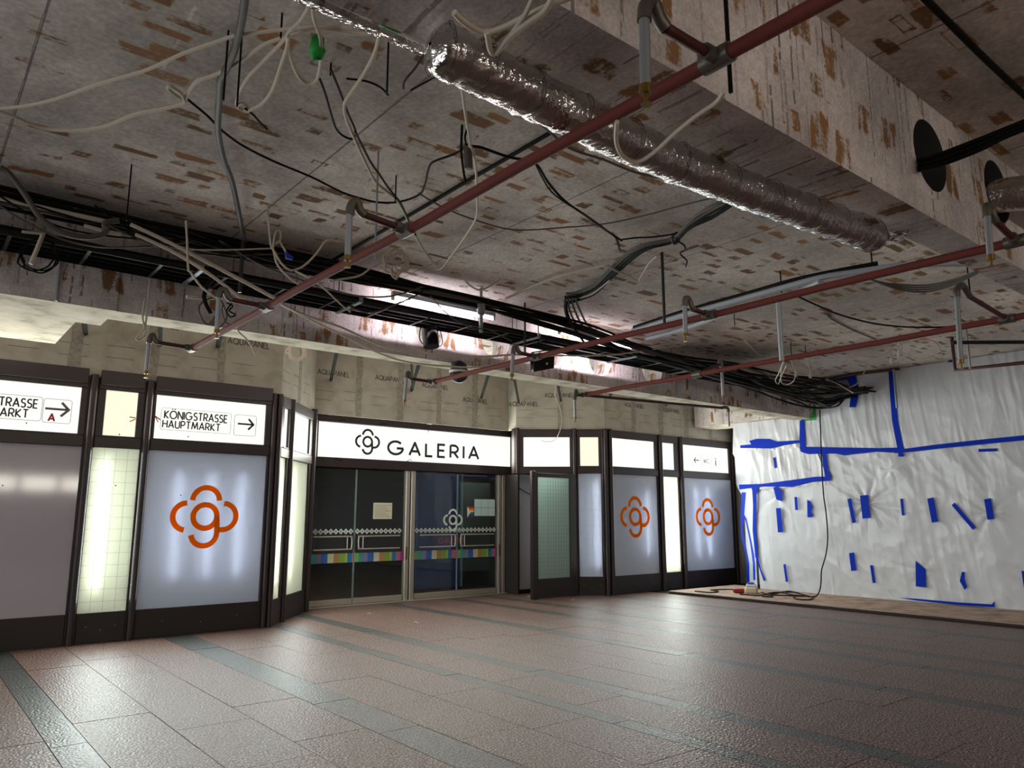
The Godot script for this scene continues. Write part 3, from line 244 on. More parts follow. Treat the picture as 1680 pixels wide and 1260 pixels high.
const PIPE_TOP := [Vector3(14.250, 4.257, -7.794), Vector3(14.250, 4.299, -6.967), Vector3(14.250, 4.274, -6.099)]
const PIPE_STUB := [Vector3(14.200, 4.268, -6.177), Vector3(14.200, 3.540, -6.177)]
const PIPE_THIN := [Vector3(11.800, 4.404, -4.063), Vector3(11.800, 3.654, -4.063)]
const SPOT_AT := Vector3(5.045, 3.666, -7.850)
const DOME_AT := Vector3(5.509, 3.266, -7.860)
const FLOOD_AT := Vector3(6.867, 3.586, -7.750)
const BOX_AT := Vector3(5.328, 3.773, -7.150)
const HBOX_AT := Vector3(2.924, 4.000, -4.084)
const NUT_AT := Vector3(2.576, 3.922, -6.450)
const KNOT_A := Vector3(1.574, 4.160, -3.673)
const KNOT_B := Vector3(1.346, 3.500, -2.445)
const TIE_AT := Vector3(5.570, 4.200, -4.350)
const SOCK_A := Vector3(11.246, 3.880, -6.445)
const SOCK_B := Vector3(11.531, 3.880, -6.350)
const SOCK_C := Vector3(11.790, 4.050, -5.024)
const SOCK_D := Vector3(12.212, 4.050, -5.327)
const SOCKET_AT := Vector3(13.586, 0.052, -9.069)
const PLUG_A := Vector3(13.243, 0.100, -9.258)
const PLUG_B := Vector3(13.404, 0.100, -9.127)
const CREASES := [[-7.03, 1.81, 0.045, 0.6, 4.5], [-4.94, 1.62, 0.022, 0.5, 3.5], [-8.91, 2.02, 0.02, 0.4, 3], [-6.12, 0.62, 0.012, 0.4, 3], [-6.53, 2.44, 0.02, 0.5, 2.5]]
const LITTER := [[6.23, 0.0, -11.35, 2.0, "pale paper scrap on the floor in front of the left doors"], [6.25, 0.0, -9.94, 2.0, "thin pale scrap on the floor before the middle post"], [9.22, 0.0, -10.98, 3.0, "pale scrap on the floor before the side doorway"], [9.99, 0.0, -11.75, 0.0, "torn paper scrap beside the opened side door"], [10.21, 0.0, -10.71, 1.5, "tiny pale scrap on the floor by the hinge post"], [12.46, 0.0, -6.81, 2.0, "pale scrap at the edge of the plywood"]]


# ---------------------------------------------------------------- mesh building
class MB:
	var v := PackedVector3Array()
	var n := PackedVector3Array()
	var uv := PackedVector2Array()
	var idx := PackedInt32Array()
	func tri(a: int, b: int, c: int) -> void:
		var g := (v[b] - v[a]).cross(v[c] - v[a])
		if g.dot(n[a] + n[b] + n[c]) > 0.0:
			idx.append_array([a, c, b])
		else:
			idx.append_array([a, b, c])
	func point(p: Vector3, nn: Vector3, t := Vector2.ZERO) -> int:
		v.append(p); n.append(nn); uv.append(t)
		return v.size() - 1
	func quad(a: Vector3, b: Vector3, c: Vector3, d: Vector3, nn: Vector3) -> void:
		var i := point(a, nn, Vector2(0, 1))
		point(b, nn, Vector2(1, 1)); point(c, nn, Vector2(1, 0)); point(d, nn, Vector2(0, 0))
		tri(i, i + 1, i + 2); tri(i, i + 2, i + 3)
	func box(lo: Vector3, hi: Vector3, bev := 0.0) -> void:
		obox(Transform3D(Basis.IDENTITY, (lo + hi) / 2), (hi - lo).abs(), bev)
	func obox(t: Transform3D, s: Vector3, bev := 0.0) -> void:
		var h := s / 2
		var ax := [Vector3.RIGHT, Vector3.UP, Vector3.BACK]
		for k in 3:
			var a: Vector3 = ax[k]
			var b: Vector3 = ax[(k + 1) % 3]
			var c: Vector3 = ax[(k + 2) % 3]
			var hb := h.dot(b) - bev
			var hc := h.dot(c) - bev
			for sg in [-1.0, 1.0]:
				var o: Vector3 = a * sg * h.dot(a)
				quad(t * (o - b * hb - c * hc), t * (o + b * hb - c * hc), t * (o + b * hb + c * hc), t * (o - b * hb + c * hc), (t.basis * (a * sg)).normalized())
			if bev > 0.0:
				for sb in [-1.0, 1.0]:
					for sc in [-1.0, 1.0]:
						var p: Vector3 = b * sb * h.dot(b) + c * sc * hc
						var q: Vector3 = b * sb * hb + c * sc * h.dot(c)
						var e: Vector3 = a * (h.dot(a) - bev)
						quad(t * (p - e), t * (p + e), t * (q + e), t * (q - e), (t.basis * (b * sb + c * sc)).normalized())
		if bev > 0.0:
			for sx in [-1.0, 1.0]:
				for sy in [-1.0, 1.0]:
					for sz in [-1.0, 1.0]:
						var nn := (t.basis * Vector3(sx, sy, sz)).normalized()
						var i := point(t * Vector3(sx * h.x, sy * (h.y - bev), sz * (h.z - bev)), nn)
						point(t * Vector3(sx * (h.x - bev), sy * h.y, sz * (h.z - bev)), nn)
						point(t * Vector3(sx * (h.x - bev), sy * (h.y - bev), sz * h.z), nn)
						tri(i, i + 1, i + 2)
	func tube(p: PackedVector3Array, r: float, sides := 8, radii := PackedFloat32Array()) -> void:
		if p.size() < 2:
			return
		var t0 := (p[1] - p[0]).normalized()
		var up := Vector3.UP if absf(t0.y) < 0.9 else Vector3.RIGHT
		var side := t0.cross(up).normalized()
		var start := v.size()
		for i in p.size():
			var t := (p[mini(i + 1, p.size() - 1)] - p[maxi(i - 1, 0)]).normalized()
			side = (side - t * side.dot(t)).normalized()
			var w := t.cross(side)
			var rr := r if radii.is_empty() else radii[i]
			for k in sides:
				var a := TAU * k / sides
				var d := side * cos(a) + w * sin(a)
				point(p[i] + d * rr, d, Vector2(float(k) / sides, i))
		for i in p.size() - 1:
			for k in sides:
				var a := start + i * sides + k
				var b := start + i * sides + (k + 1) % sides
				tri(a, b, b + sides); tri(a, b + sides, a + sides)
		for e in 2:
			var at := p[0] if e == 0 else p[p.size() - 1]
			var nn := (p[0] - p[1]).normalized() if e == 0 else (p[p.size() - 1] - p[p.size() - 2]).normalized()
			var c := point(at, nn)
			var ring := start if e == 0 else start + (p.size() - 1) * sides
			var f := v.size()
			for k in sides:
				point(v[ring + k], nn)
			for k in sides:
				tri(c, f + k, f + (k + 1) % sides)
	func cyl(a: Vector3, b: Vector3, r: float, sides := 16) -> void:
		tube(PackedVector3Array([a, b]), r, sides)
	# flat outline in the plane spanned by ex, ey at o, pushed out by depth along ex x ey
	func slab(pts: PackedVector2Array, o: Vector3, ex: Vector3, ey: Vector3, depth: float) -> void:
		var tris := Geometry2D.triangulate_polygon(pts)
		var nn := ex.cross(ey).normalized()
		for side in 2:
			var f := v.size()
			for q in pts:
				point(o + ex * q.x + ey * q.y + nn * (depth if side == 0 else 0.0), nn if side == 0 else -nn)
			for i in range(0, tris.size(), 3):
				tri(f + tris[i], f + tris[i + 1], f + tris[i + 2])
		for i in pts.size():
			var a := pts[i]
			var b := pts[(i + 1) % pts.size()]
			var pa := o + ex * a.x + ey * a.y
			var pb := o + ex * b.x + ey * b.y
			var out := (pb - pa).cross(nn).normalized()
			if Geometry2D.is_polygon_clockwise(pts):
				out = -out
			quad(pa, pb, pb + nn * depth, pa + nn * depth, out)
	# a stroke of even width along a 2D line; gentle turns share their edge, sharp ones overlap
	func stroke(line: PackedVector2Array, w: float, o: Vector3, ex: Vector3, ey: Vector3, depth: float) -> void:
		var n := line.size()
		for i in n - 1:
			var t := (line[i + 1] - line[i]).normalized()
			var a := line[i]
			var b := line[i + 1]
			var sa := Vector2(-t.y, t.x)
			var sb := sa
			if i > 0:
				var u := (line[i] - line[i - 1]).normalized()
				if u.dot(t) > 0.75:
					var q := (u + t).normalized()
					sa = Vector2(-q.y, q.x)
				else:
					a -= t * w * 0.3
			if i < n - 2:
				var u := (line[i + 2] - line[i + 1]).normalized()
				if u.dot(t) > 0.75:
					var q := (u + t).normalized()
					sb = Vector2(-q.y, q.x)
				else:
					b += t * w * 0.3
			slab(PackedVector2Array([a + sa * w / 2, a - sa * w / 2, b - sb * w / 2, b + sb * w / 2]), o, ex, ey, depth + (0.0002 if i % 2 else 0.0))
	func make(off := Vector3.ZERO) -> ArrayMesh:
		var arr := []
		arr.resize(Mesh.ARRAY_MAX)
		var p := v.duplicate()
		for i in p.size():
			p[i] -= off
		arr[Mesh.ARRAY_VERTEX] = p
		arr[Mesh.ARRAY_NORMAL] = n
		arr[Mesh.ARRAY_TEX_UV] = uv
		arr[Mesh.ARRAY_INDEX] = idx
		var m := ArrayMesh.new()
		m.add_surface_from_arrays(Mesh.PRIMITIVE_TRIANGLES, arr)
		return m
	func base() -> Vector3:
		var lo := v[0]
		var hi := v[0]
		for p in v:
			lo = lo.min(p); hi = hi.max(p)
		return Vector3((lo.x + hi.x) / 2, lo.y, (lo.z + hi.z) / 2)

func smooth(flat: Array, per := 4) -> PackedVector3Array:
	var p := PackedVector3Array()
	for i in range(0, flat.size(), 3):
		p.append(Vector3(flat[i], flat[i + 1], flat[i + 2]))
	var out := PackedVector3Array()
	for i in p.size() - 1:
		var a := p[maxi(i - 1, 0)]
		var d := p[mini(i + 2, p.size() - 1)]
		for k in per:
			out.append(p[i].cubic_interpolate(p[i + 1], a, d, float(k) / per))
	out.append(p[p.size() - 1])
	return out

# ---------------------------------------------------------------- things and parts
func numbered(called: String) -> String:
	var k: int = names.get(called, 0)
	names[called] = k + 1
	return called if k == 0 else "%s_%03d" % [called, k]

func tag(o: Node, label: String, category := "", group := "", kind := "") -> void:
	if label: o.set_meta("label", label)
	if category: o.set_meta("category", category)
	if group: o.set_meta("group", group)
	if kind: o.set_meta("kind", kind)

func thing(called: String, label: String, category: String, at := Vector3.ZERO, group := "", basis_ := Basis.IDENTITY) -> Node3D:
	var o := Node3D.new()
	o.name = numbered(called)
	o.transform = Transform3D(basis_, at)
	add_child(o, true)
	tag(o, label, category, group)
	return o

func structure(called: String, label: String) -> Node3D:
	var o := Node3D.new()
	o.name = called
	add_child(o, true)
	tag(o, label, "", "", "structure")
	return o

func part(parent: Node, called: String, mb: MB, mat: String, off := Vector3.ZERO) -> MeshInstance3D:
	var o := MeshInstance3D.new()
	o.name = called
	o.mesh = mb.make(off)
	o.material_override = M[mat]
	parent.add_child(o, true)
	return o

# one mesh that is a thing of its own, its node at its base
func single(called: String, label: String, category: String, mb: MB, mat: String, group := "") -> MeshInstance3D:
	var b := mb.base()
	var o := part(self, numbered(called), mb, mat, b)
	o.position = b
	tag(o, label, category, group)
	return o

# plain geometric capitals drawn as strokes in a box of height one
func glyph(ch: String) -> Array:
	var bowl := arc(Vector2(0.28, 0.72), 0.28, 90, -90, 8)
	var stem := [Vector2(0, 0), Vector2(0, 1)]
	match ch:
		"A": return [[Vector2(0, 0), Vector2(0.37, 1), Vector2(0.74, 0)], [Vector2(0.13, 0.32), Vector2(0.61, 0.32)]]
		"C": return [Array(arc(Vector2(0.5, 0.5), 0.5, 48, 312, 16))]
		"E": return [[Vector2(0.5, 1), Vector2(0, 1), Vector2(0, 0), Vector2(0.5, 0)], [Vector2(0, 0.52), Vector2(0.45, 0.52)]]
		"G": return [Array(arc(Vector2(0.5, 0.5), 0.5, 45, 358, 18)), [Vector2(1.03, 0.47), Vector2(0.58, 0.47)]]
		"H": return [stem, [Vector2(0.64, 0), Vector2(0.64, 1)], [Vector2(0, 0.52), Vector2(0.64, 0.52)]]
		"I": return [stem]
		"K": return [stem, [Vector2(0.56, 1), Vector2(0.04, 0.47), Vector2(0.6, 0)]]
		"L": return [[Vector2(0, 1), Vector2(0, 0), Vector2(0.46, 0)]]
		"M": return [[Vector2(0, 0), Vector2(0.14, 1), Vector2(0.46, 0.15), Vector2(0.78, 1), Vector2(0.92, 0)]]
		"N": return [[Vector2(0, 0), Vector2(0, 1), Vector2(0.7, 0), Vector2(0.7, 1)]]
		"O": return [Array(arc(Vector2(0.5, 0.5), 0.5, 0, 360, 22))]
		"Ö": return [Array(arc(Vector2(0.5, 0.5), 0.5, 0, 360, 22)), [Vector2(0.30, 1.17), Vector2(0.30, 1.30)], [Vector2(0.70, 1.17), Vector2(0.70, 1.30)]]
		"P": return [stem, [Vector2(0, 1), Vector2(0.28, 1)] + Array(bowl) + [Vector2(0, 0.44)]]
		"Q": return [Array(arc(Vector2(0.5, 0.5), 0.5, 0, 360, 22)), [Vector2(0.6, 0.28), Vector2(1.0, -0.06)]]
		"R": return [stem, [Vector2(0, 1), Vector2(0.28, 1)] + Array(bowl) + [Vector2(0, 0.44)], [Vector2(0.26, 0.44), Vector2(0.58, 0)]]
		"S": return [Array(arc(Vector2(0.27, 0.755), 0.245, 30, 262, 10)) + Array(arc(Vector2(0.27, 0.26), 0.26, 80, -152, 10))]
		"T": return [[Vector2(0, 1), Vector2(0.6, 1)], [Vector2(0.3, 1), Vector2(0.3, 0)]]
		"U": return [[Vector2(0, 1)] + Array(arc(Vector2(0.31, 0.31), 0.31, 180, 360, 10)) + [Vector2(0.62, 1)]]
		"W": return [[Vector2(0, 1), Vector2(0.22, 0), Vector2(0.48, 0.9), Vector2(0.74, 0), Vector2(0.96, 1)]]
		"i": return [[Vector2(0, 0), Vector2(0, 0.70)], [Vector2(0, 0.84), Vector2(0, 1.0)]]
	return []

# a word centred on at.origin, in the x-y plane of at: size is the width and the height of the capitals, w the stroke against the height
func text_part(parent: Node, called: String, words: String, mat_key: String, at: Transform3D, size: Vector2, depth := 0.004, w := 0.12, gap := 0.26) -> MeshInstance3D:
	var lines := []
	var x := 0.0
	for ch in words:
		var wide := 0.0
		for l in glyph(ch):
			for p in l:
				wide = maxf(wide, p.x)
		for l in glyph(ch):
			var moved := PackedVector2Array()
			for p in l:
				moved.append(Vector2(p.x + x, p.y))
			lines.append(moved)
		x += wide + gap
	x -= gap
	var m := MB.new()
	var lift := 0.0
	var s := Vector2(size.x / maxf(x, 0.001) if words.length() > 1 else size.y, size.y)
	for l: PackedVector2Array in lines:
		var q := PackedVector2Array()
		for p in l:
			q.append(Vector2((p.x - x / 2) * s.x, (p.y - 0.5) * s.y))
		lift = fmod(lift + 0.0003, 0.0012)
		m.stroke(q, w * size.y, at.origin - at.basis.z * depth / 2, at.basis.x, at.basis.y, depth + lift)
	return part(parent, called, m, mat_key)

func arc(c: Vector2, r: float, a0: float, a1: float, steps := 14) -> PackedVector2Array:
	var p := PackedVector2Array()
	for i in steps + 1:
		var a := deg_to_rad(lerpf(a0, a1, float(i) / steps))
		p.append(c + Vector2(cos(a), sin(a)) * r)
	return p

# the flower-shaped g: a ring, four petals, the lower one hooked to the ring. Half height is one.
func emblem(mb: MB, o: Vector3, ex: Vector3, ey: Vector3, half: float, w := 0.17, depth := 0.003, steps := 14) -> void:
	var lines := [arc(Vector2(0, 0), 0.37, 0, 360, steps * 2), arc(Vector2(0, 0.49), 0.42, 2, 178, steps), arc(Vector2(-0.56, 0), 0.42, 92, 262, steps)]
	var right := arc(Vector2(0.56, 0), 0.42, 88, -90, steps)
	right.append(Vector2(0.40, -0.42))
	lines.append(right)
	var hook := arc(Vector2(0, -0.52), 0.40, 188, 360, steps)
	hook.append(Vector2(0.385, -0.2)); hook.append(Vector2(0.37, 0))
	lines.append(hook)
	var lift := 0.0
	for l: PackedVector2Array in lines:
		lift += 0.0004
		var s := PackedVector2Array()
		for q in l:
			s.append(q * half)
		mb.stroke(s, w * half, o, ex, ey, depth + lift)

func outline(mb: MB, c: Vector3, w: float, h: float, r: float, line: float) -> void:
	var p := PackedVector2Array()
	for q in [[w / 2 - r, h / 2 - r, 0], [-w / 2 + r, h / 2 - r, 90], [-w / 2 + r, -h / 2 + r, 180], [w / 2 - r, -h / 2 + r, 270]]:
		p.append_array(arc(Vector2(q[0], q[1]), r, q[2], q[2] + 90, 5))
	p.append(p[0])
	mb.stroke(p, line, c, Vector3.RIGHT, Vector3.UP, 0.003)

func arrow(mb: MB, c: Vector3, w: float, dir: float) -> void:
	mb.stroke(PackedVector2Array([Vector2(-w / 2 * dir, 0), Vector2(w / 2 * dir, 0)]), w * 0.11, c, Vector3.RIGHT, Vector3.UP, 0.003)
	mb.stroke(PackedVector2Array([Vector2(w * 0.18 * dir, w * 0.34), Vector2(w / 2 * dir, 0), Vector2(w * 0.18 * dir, -w * 0.34)]), w * 0.12, c, Vector3.RIGHT, Vector3.UP, 0.003)

# ---------------------------------------------------------------- materials
func mat(key: String, c: Color, rough := 0.6, metal := 0.0, spec := 0.5) -> StandardMaterial3D:
	var m := StandardMaterial3D.new()
	m.resource_name = key
	m.albedo_color = c
	m.roughness = rough
	m.metallic = metal
	m.metallic_specular = spec
	M[key] = m
	return m

func noise_image(w: int, h: int, seed_: int, freq: float, octaves := 4, kind := FastNoiseLite.TYPE_SIMPLEX_SMOOTH) -> PackedByteArray:
	var f := FastNoiseLite.new()
	f.seed = seed_
	f.noise_type = kind
	f.frequency = freq
	f.fractal_octaves = octaves
	var im := f.get_seamless_image(w, h)
	im.convert(Image.FORMAT_L8)
	return im.get_data()

func noise_texture(size: int, seed_: int, freq: float, octaves := 4, ramp := PackedColorArray(), offsets := PackedFloat32Array()) -> ImageTexture:
	var a := noise_image(size, size, seed_, freq, octaves)
	if ramp.is_empty():
		return ImageTexture.create_from_image(Image.create_from_data(size, size, false, Image.FORMAT_L8, a))
	var g := Gradient.new()
	g.colors = ramp
	g.offsets = offsets
	var lut := []
	for i in 256:
		lut.append(g.sample(i / 255.0))
	var out := PackedByteArray()
	out.resize(size * size * 3)
	for i in a.size():
		var c: Color = lut[a[i]]
		out[i * 3] = c.r8; out[i * 3 + 1] = c.g8; out[i * 3 + 2] = c.b8
	return ImageTexture.create_from_image(Image.create_from_data(size, size, false, Image.FORMAT_RGB8, out))

# bare concrete with the brown remains of old adhesive: ragged dabs in loose rows, formwork joints, pale streaks
func concrete(size: int, metres: float, seed_: int, dab: Vector2, gap: Vector2, share: float, upright: bool, joint: float, tone: Color) -> ImageTexture:
	var rng := RandomNumberGenerator.new()
	rng.seed = seed_
	var coarse := noise_image(size, size, seed_, 3.0 / size, 5)
	var fine := noise_image(size, size, seed_ + 1, 40.0 / size, 4)
	var grain := noise_image(size, size, seed_ + 2, 150.0 / size, 2)
	var out := PackedByteArray()
	out.resize(size * size * 3)
	var tr := tone.r * 255.0
	var tg := tone.g * 255.0
	var tb := tone.b * 255.0
	for i in size * size:
		var k := 0.76 + (coarse[i] * 0.0014) + (fine[i] - 128) * 0.0005 + (grain[i] - 128) * 0.0007
		var j := i * 3
		out[j] = clampi(int(tr * k), 0, 255); out[j + 1] = clampi(int(tg * k), 0, 255); out[j + 2] = clampi(int(tb * k), 0, 255)
	var px := size / metres
	# rain streaks on upright faces, faint board marks on the slab
	if upright:
		for s in int(metres * 60):
			var x0 := rng.randi_range(0, size - 1)
			var y0 := rng.randi_range(0, size - 1)
			var ln := int(rng.randf_range(0.15, 0.8) * px)
			var wd := rng.randi_range(1, 6)
			var dk := rng.randf_range(0.55, 0.92)
			for y in ln:
				for x in wd:
					var q := (((y0 + y) % size) * size + (x0 + x + int(2.0 * sin(y * 0.03))) % size) 
					if fine[q] > 90:
						for c in 3:
							out[q * 3 + c] = int(out[q * 3 + c] * dk)
	if joint > 0.0:
		var n := int(round(metres / joint))
		for a in n:
			var x0 := int((a + 0.5) * joint * px) % size
			for y in size:
				var q := y * size + (x0 + int((coarse[y * size + x0] - 128) * 0.02) + size) % size
				for c in 3:
					out[q * 3 + c] = int(out[q * 3 + c] * 0.55)
				for w in [1, 2, 3]:
					q = y * size + (x0 + w) % size
					for c in 3:
						out[q * 3 + c] = int(out[q * 3 + c] * (0.6 if w < 3 else 0.8))
		for st in [[419, 0.35, 0.85, 5], [352, 0.55, 0.68, 7], [1010, 0.1, 0.3, 4]]:   # pale paint drips
			for y in range(int(size * st[1]), int(size * st[2])):
				for x in st[3]:
					var q: int = y * size + (st[0] + x + int((coarse[y * size] - 128) * 0.06)) % size
					if fine[q] > 118:
						for c in 3:
							out[q * 3 + c] = mini(255, int(out[q * 3 + c] * 1.13) + 6)
	# the dabs of adhesive
	var cols := int(round(metres / gap.x))
	var rows := int(round(metres / gap.y))
	for r in rows:
		for cc in cols:
			var here := (float(coarse[(int(float(r) / rows * size) % size) * size + int(float(cc) / cols * size) % size]) - 128.0) / 128.0
			if rng.randf() > share + here * 0.35:
				continue
			var cx := (cc + 0.5 + rng.randf_range(-0.35, 0.35) + (0.5 if r % 2 else 0.0)) * metres / cols * px
			var cy := (r + 0.5 + rng.randf_range(-0.3, 0.3)) * metres / rows * px
			var hw := dab.x * rng.randf_range(0.4, 1.45) * 0.5 * px
			var hh := dab.y * rng.randf_range(0.5, 1.35) * 0.5 * px
			var skew := rng.randf_range(-0.25, 0.25)
			var cut := rng.randf_range(0.15, 0.72)
			var hollow := rng.randf() < 0.22
			var br := rng.randf_range(0.72, 1.15)
			var ox := rng.randi_range(0, size - 1) + size
			var oy := rng.randi_range(0, size - 1) + size
			for y in range(int(-hh) - 2, int(hh) + 3):
				for x in range(int(-hw) - 2, int(hw) + 3):
					var ex := absf(x + skew * y) / hw
					var ey := absf(float(y)) / hh
					var e := maxf(ex, ey)
					if e > 1.0:
						continue
					var q := ((int(cy) + y + size) % size) * size + (int(cx) + x + size) % size
					var sx := (ox + (x if upright else x / 6)) % size
					var sy := (oy + (y / 6 if upright else y)) % size
					var rag := float(fine[sy * size + sx]) / 255.0 * 0.65 + float(fine[(q + ox) % (size * size)]) / 255.0 * 0.25 + float(grain[q]) / 255.0 * 0.3
					var solid := minf((1.0 - e) * 1.5, 0.45) + rag * 1.5 - 0.95 - cut * 0.45
					if hollow and e < 0.7:
						solid -= 0.35
					if solid < 0.0:
						continue
					var a := clampf(solid * 3.0, 0.0, 0.84)
					var sh := br * (0.75 + 0.5 * rag)
					var j := q * 3
					out[j] = clampi(int(lerpf(out[j], 127.0 * sh, a)), 0, 255)
					out[j + 1] = clampi(int(lerpf(out[j + 1], 85.0 * sh, a)), 0, 255)
					out[j + 2] = clampi(int(lerpf(out[j + 2], 47.0 * sh, a)), 0, 255)
	return ImageTexture.create_from_image(Image.create_from_data(size, size, false, Image.FORMAT_RGB8, out))

func triplanar(m: StandardMaterial3D, tex: Texture2D, metres: float, offset := Vector3.ZERO) -> void:
	m.albedo_texture = tex
	m.uv1_triplanar = true
	m.uv1_world_triplanar = true
	m.uv1_scale = Vector3.ONE / metres
	m.uv1_offset = offset
	m.uv1_triplanar_sharpness = 8.0

func glow(key: String, c: Color, energy: float) -> void:
	var m := mat(key, Color(0.5, 0.5, 0.5), 0.35)
	m.emission_enabled = true
	m.emission = c
	m.emission_energy_multiplier = energy

func materials() -> void:
	triplanar(mat("slab_concrete", Color(1, 1, 1), 0.9), concrete(2048, 8.0, 7, Vector2(0.25, 0.108), Vector2(0.30, 0.17), 0.60, false, 2.0, Color(0.90, 0.865, 0.825)), 8.0, Vector3(0.081, 0, 0))
	triplanar(mat("beam_concrete", Color(1, 1, 1), 0.9), concrete(1024, 4.0, 21, Vector2(0.17, 0.24), Vector2(0.30, 0.27), 0.62, true, 0.0, Color(0.88, 0.845, 0.83)), 4.0)
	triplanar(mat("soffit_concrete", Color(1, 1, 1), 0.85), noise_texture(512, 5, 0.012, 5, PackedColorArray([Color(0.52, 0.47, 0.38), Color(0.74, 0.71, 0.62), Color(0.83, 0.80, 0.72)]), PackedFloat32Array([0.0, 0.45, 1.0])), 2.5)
	var bump := noise_texture(512, 31, 0.16, 3)
	var gr := mat("floor_granite", Color(1, 1, 1), 0.40, 0.0, 0.33)
	triplanar(gr, noise_texture(1024, 9, 0.10, 3, PackedColorArray([Color(0.13, 0.09, 0.08), Color(0.32, 0.235, 0.205), Color(0.45, 0.345, 0.31), Color(0.72, 0.61, 0.56)]), PackedFloat32Array([0.33, 0.45, 0.56, 0.70])), 2.2)
	gr.heightmap_enabled = true
	gr.heightmap_texture = bump
	gr.heightmap_scale = 0.6
	var gs := mat("stripe_granite", Color(1, 1, 1), 0.38, 0.0, 0.33)
	triplanar(gs, noise_texture(1024, 17, 0.10, 3, PackedColorArray([Color(0.10, 0.11, 0.11), Color(0.21, 0.22, 0.22), Color(0.28, 0.29, 0.285), Color(0.46, 0.47, 0.46)]), PackedFloat32Array([0.33, 0.45, 0.56, 0.70])), 2.2)
	gs.heightmap_enabled = true
	gs.heightmap_texture = bump
	gs.heightmap_scale = 0.5
	mat("joint_mortar", Color(0.13, 0.12, 0.11), 0.9)
	triplanar(mat("fibre_board", Color(1, 1, 1), 0.85), noise_texture(512, 41, 0.015, 4, PackedColorArray([Color(0.60, 0.58, 0.53), Color(0.66, 0.64, 0.585), Color(0.685, 0.665, 0.61)]), PackedFloat32Array([0.1, 0.5, 1.0])), 3.0)
	triplanar(mat("joint_compound", Color(1, 1, 1), 0.9), noise_texture(256, 43, 0.04, 4, PackedColorArray([Color(0.52, 0.50, 0.455), Color(0.61, 0.59, 0.54)]), PackedFloat32Array([0.2, 0.8])), 0.8)
	mat("board_print", Color(0.33, 0.31, 0.28), 0.85)
	mat("brown_frame", Color(0.155, 0.105, 0.108), 0.4)
	mat("brown_panel", Color(0.125, 0.095, 0.088), 0.55)
	mat("steel", Color(0.70, 0.67, 0.62), 0.35, 0.55)
	mat("galvanized", Color(0.62, 0.64, 0.66), 0.45, 0.6)
	mat("dark_steel", Color(0.22, 0.22, 0.21), 0.5, 0.4)
	mat("bolt", Color(0.5, 0.48, 0.45), 0.4, 0.8)
	var acrylic := mat("white_acrylic", Color(0.90, 0.915, 0.88), 0.25)
	acrylic.backlight_enabled = true
	acrylic.backlight = Color(1.0, 1.0, 0.97)
	var film := mat("grey_film", Color(0.66, 0.68, 0.71), 0.22)
	film.backlight_enabled = true
	film.backlight = Color(0.66, 0.67, 0.70)
	mat("dull_film", Color(0.68, 0.665, 0.705), 0.07)
	mat("box_lining", Color(0.85, 0.86, 0.85), 0.8)
	glow("sign_light", Color(1.0, 1.0, 0.965), 0.86)
	glow("warm_sign_light", Color(0.98, 0.975, 0.86), 0.84)
	glow("tube_light", Color(0.95, 0.98, 1.0), 58.0)
	glow("bright_tube_light", Color(0.97, 1.0, 0.95), 34.0)
	glow("batten_light", Color(1.0, 0.96, 0.99), 30.0)
	glow("down_light", Color(1.0, 0.88, 0.78), 3.0)
	glow("unseen_panel_light", Color(1.0, 0.97, 0.92), 6.0)  # glow of the unseen panels and lamps behind the viewer
	var op := mat("orange_print", Color(1.0, 0.56, 0.10), 0.8, 0.0, 0.1)
	op.backlight_enabled = true
	op.backlight = Color(1.0, 0.58, 0.12)
	mat("black_print", Color(0.13, 0.13, 0.14), 0.6)
	mat("grey_print", Color(0.42, 0.40, 0.42), 0.6)
	mat("red_print", Color(0.75, 0.12, 0.12), 0.6)
	mat("white_print", Color(0.82, 0.86, 0.82), 0.5)
	mat("rose_print", Color(0.62, 0.36, 0.36), 0.6)
	mat("lattice", Color(0.60, 0.66, 0.66), 0.5)
	var pane := mat("door_glass", Color(0.4, 0.45, 0.45, 0.04), 0.02)
	pane.transparency = BaseMaterial3D.TRANSPARENCY_ALPHA
	var frost := mat("frosted_glass", Color(0.55, 0.62, 0.60), 0.25)
	frost.backlight_enabled = true
	frost.backlight = Color(0.8, 0.88, 0.86)
	mat("paper", Color(0.78, 0.76, 0.66), 0.8)
	mat("map_paper", Color(0.72, 0.82, 0.82), 0.7)
	mat("map_line", Color(0.25, 0.33, 0.35), 0.7)
	mat("dark_interior", Color(0.38, 0.36, 0.34), 0.8)
	mat("interior_floor", Color(0.30, 0.25, 0.18), 0.4)
	mat("blue_panel", Color(0.16, 0.28, 0.48), 0.35)
	mat("teal_edge", Color(0.45, 0.58, 0.58), 0.4)
	mat("red_pipe", Color(0.455, 0.235, 0.215), 0.68, 0.0, 0.3)
	mat("dark_red_pipe", Color(0.30, 0.13, 0.115), 0.45)
	mat("cast_iron", Color(0.42, 0.40, 0.37), 0.45, 0.55)
	mat("brass", Color(0.55, 0.44, 0.22), 0.35, 0.8)
	var foil := mat("foil", Color(0.84, 0.83, 0.82), 0.13, 1.0)
	foil.heightmap_enabled = true
	foil.heightmap_texture = noise_texture(512, 77, 0.02, 4)
	foil.heightmap_scale = 0.5
	foil.uv1_triplanar = true
	foil.uv1_world_triplanar = true
	foil.uv1_scale = Vector3.ONE * 2.5
	mat("white_cable", Color(0.80, 0.755, 0.69), 0.6, 0.0, 0.3)
	mat("pale_conduit", Color(0.66, 0.68, 0.72), 0.45)
	mat("grey_cable", Color(0.33, 0.31, 0.29), 0.55)
	mat("black_cable", Color(0.055, 0.055, 0.055), 0.6, 0.0, 0.28)
	mat("green_tape", Color(0.10, 0.62, 0.22), 0.5)
	mat("blue_tape", Color(0.015, 0.19, 0.72), 0.5, 0.0, 0.22)
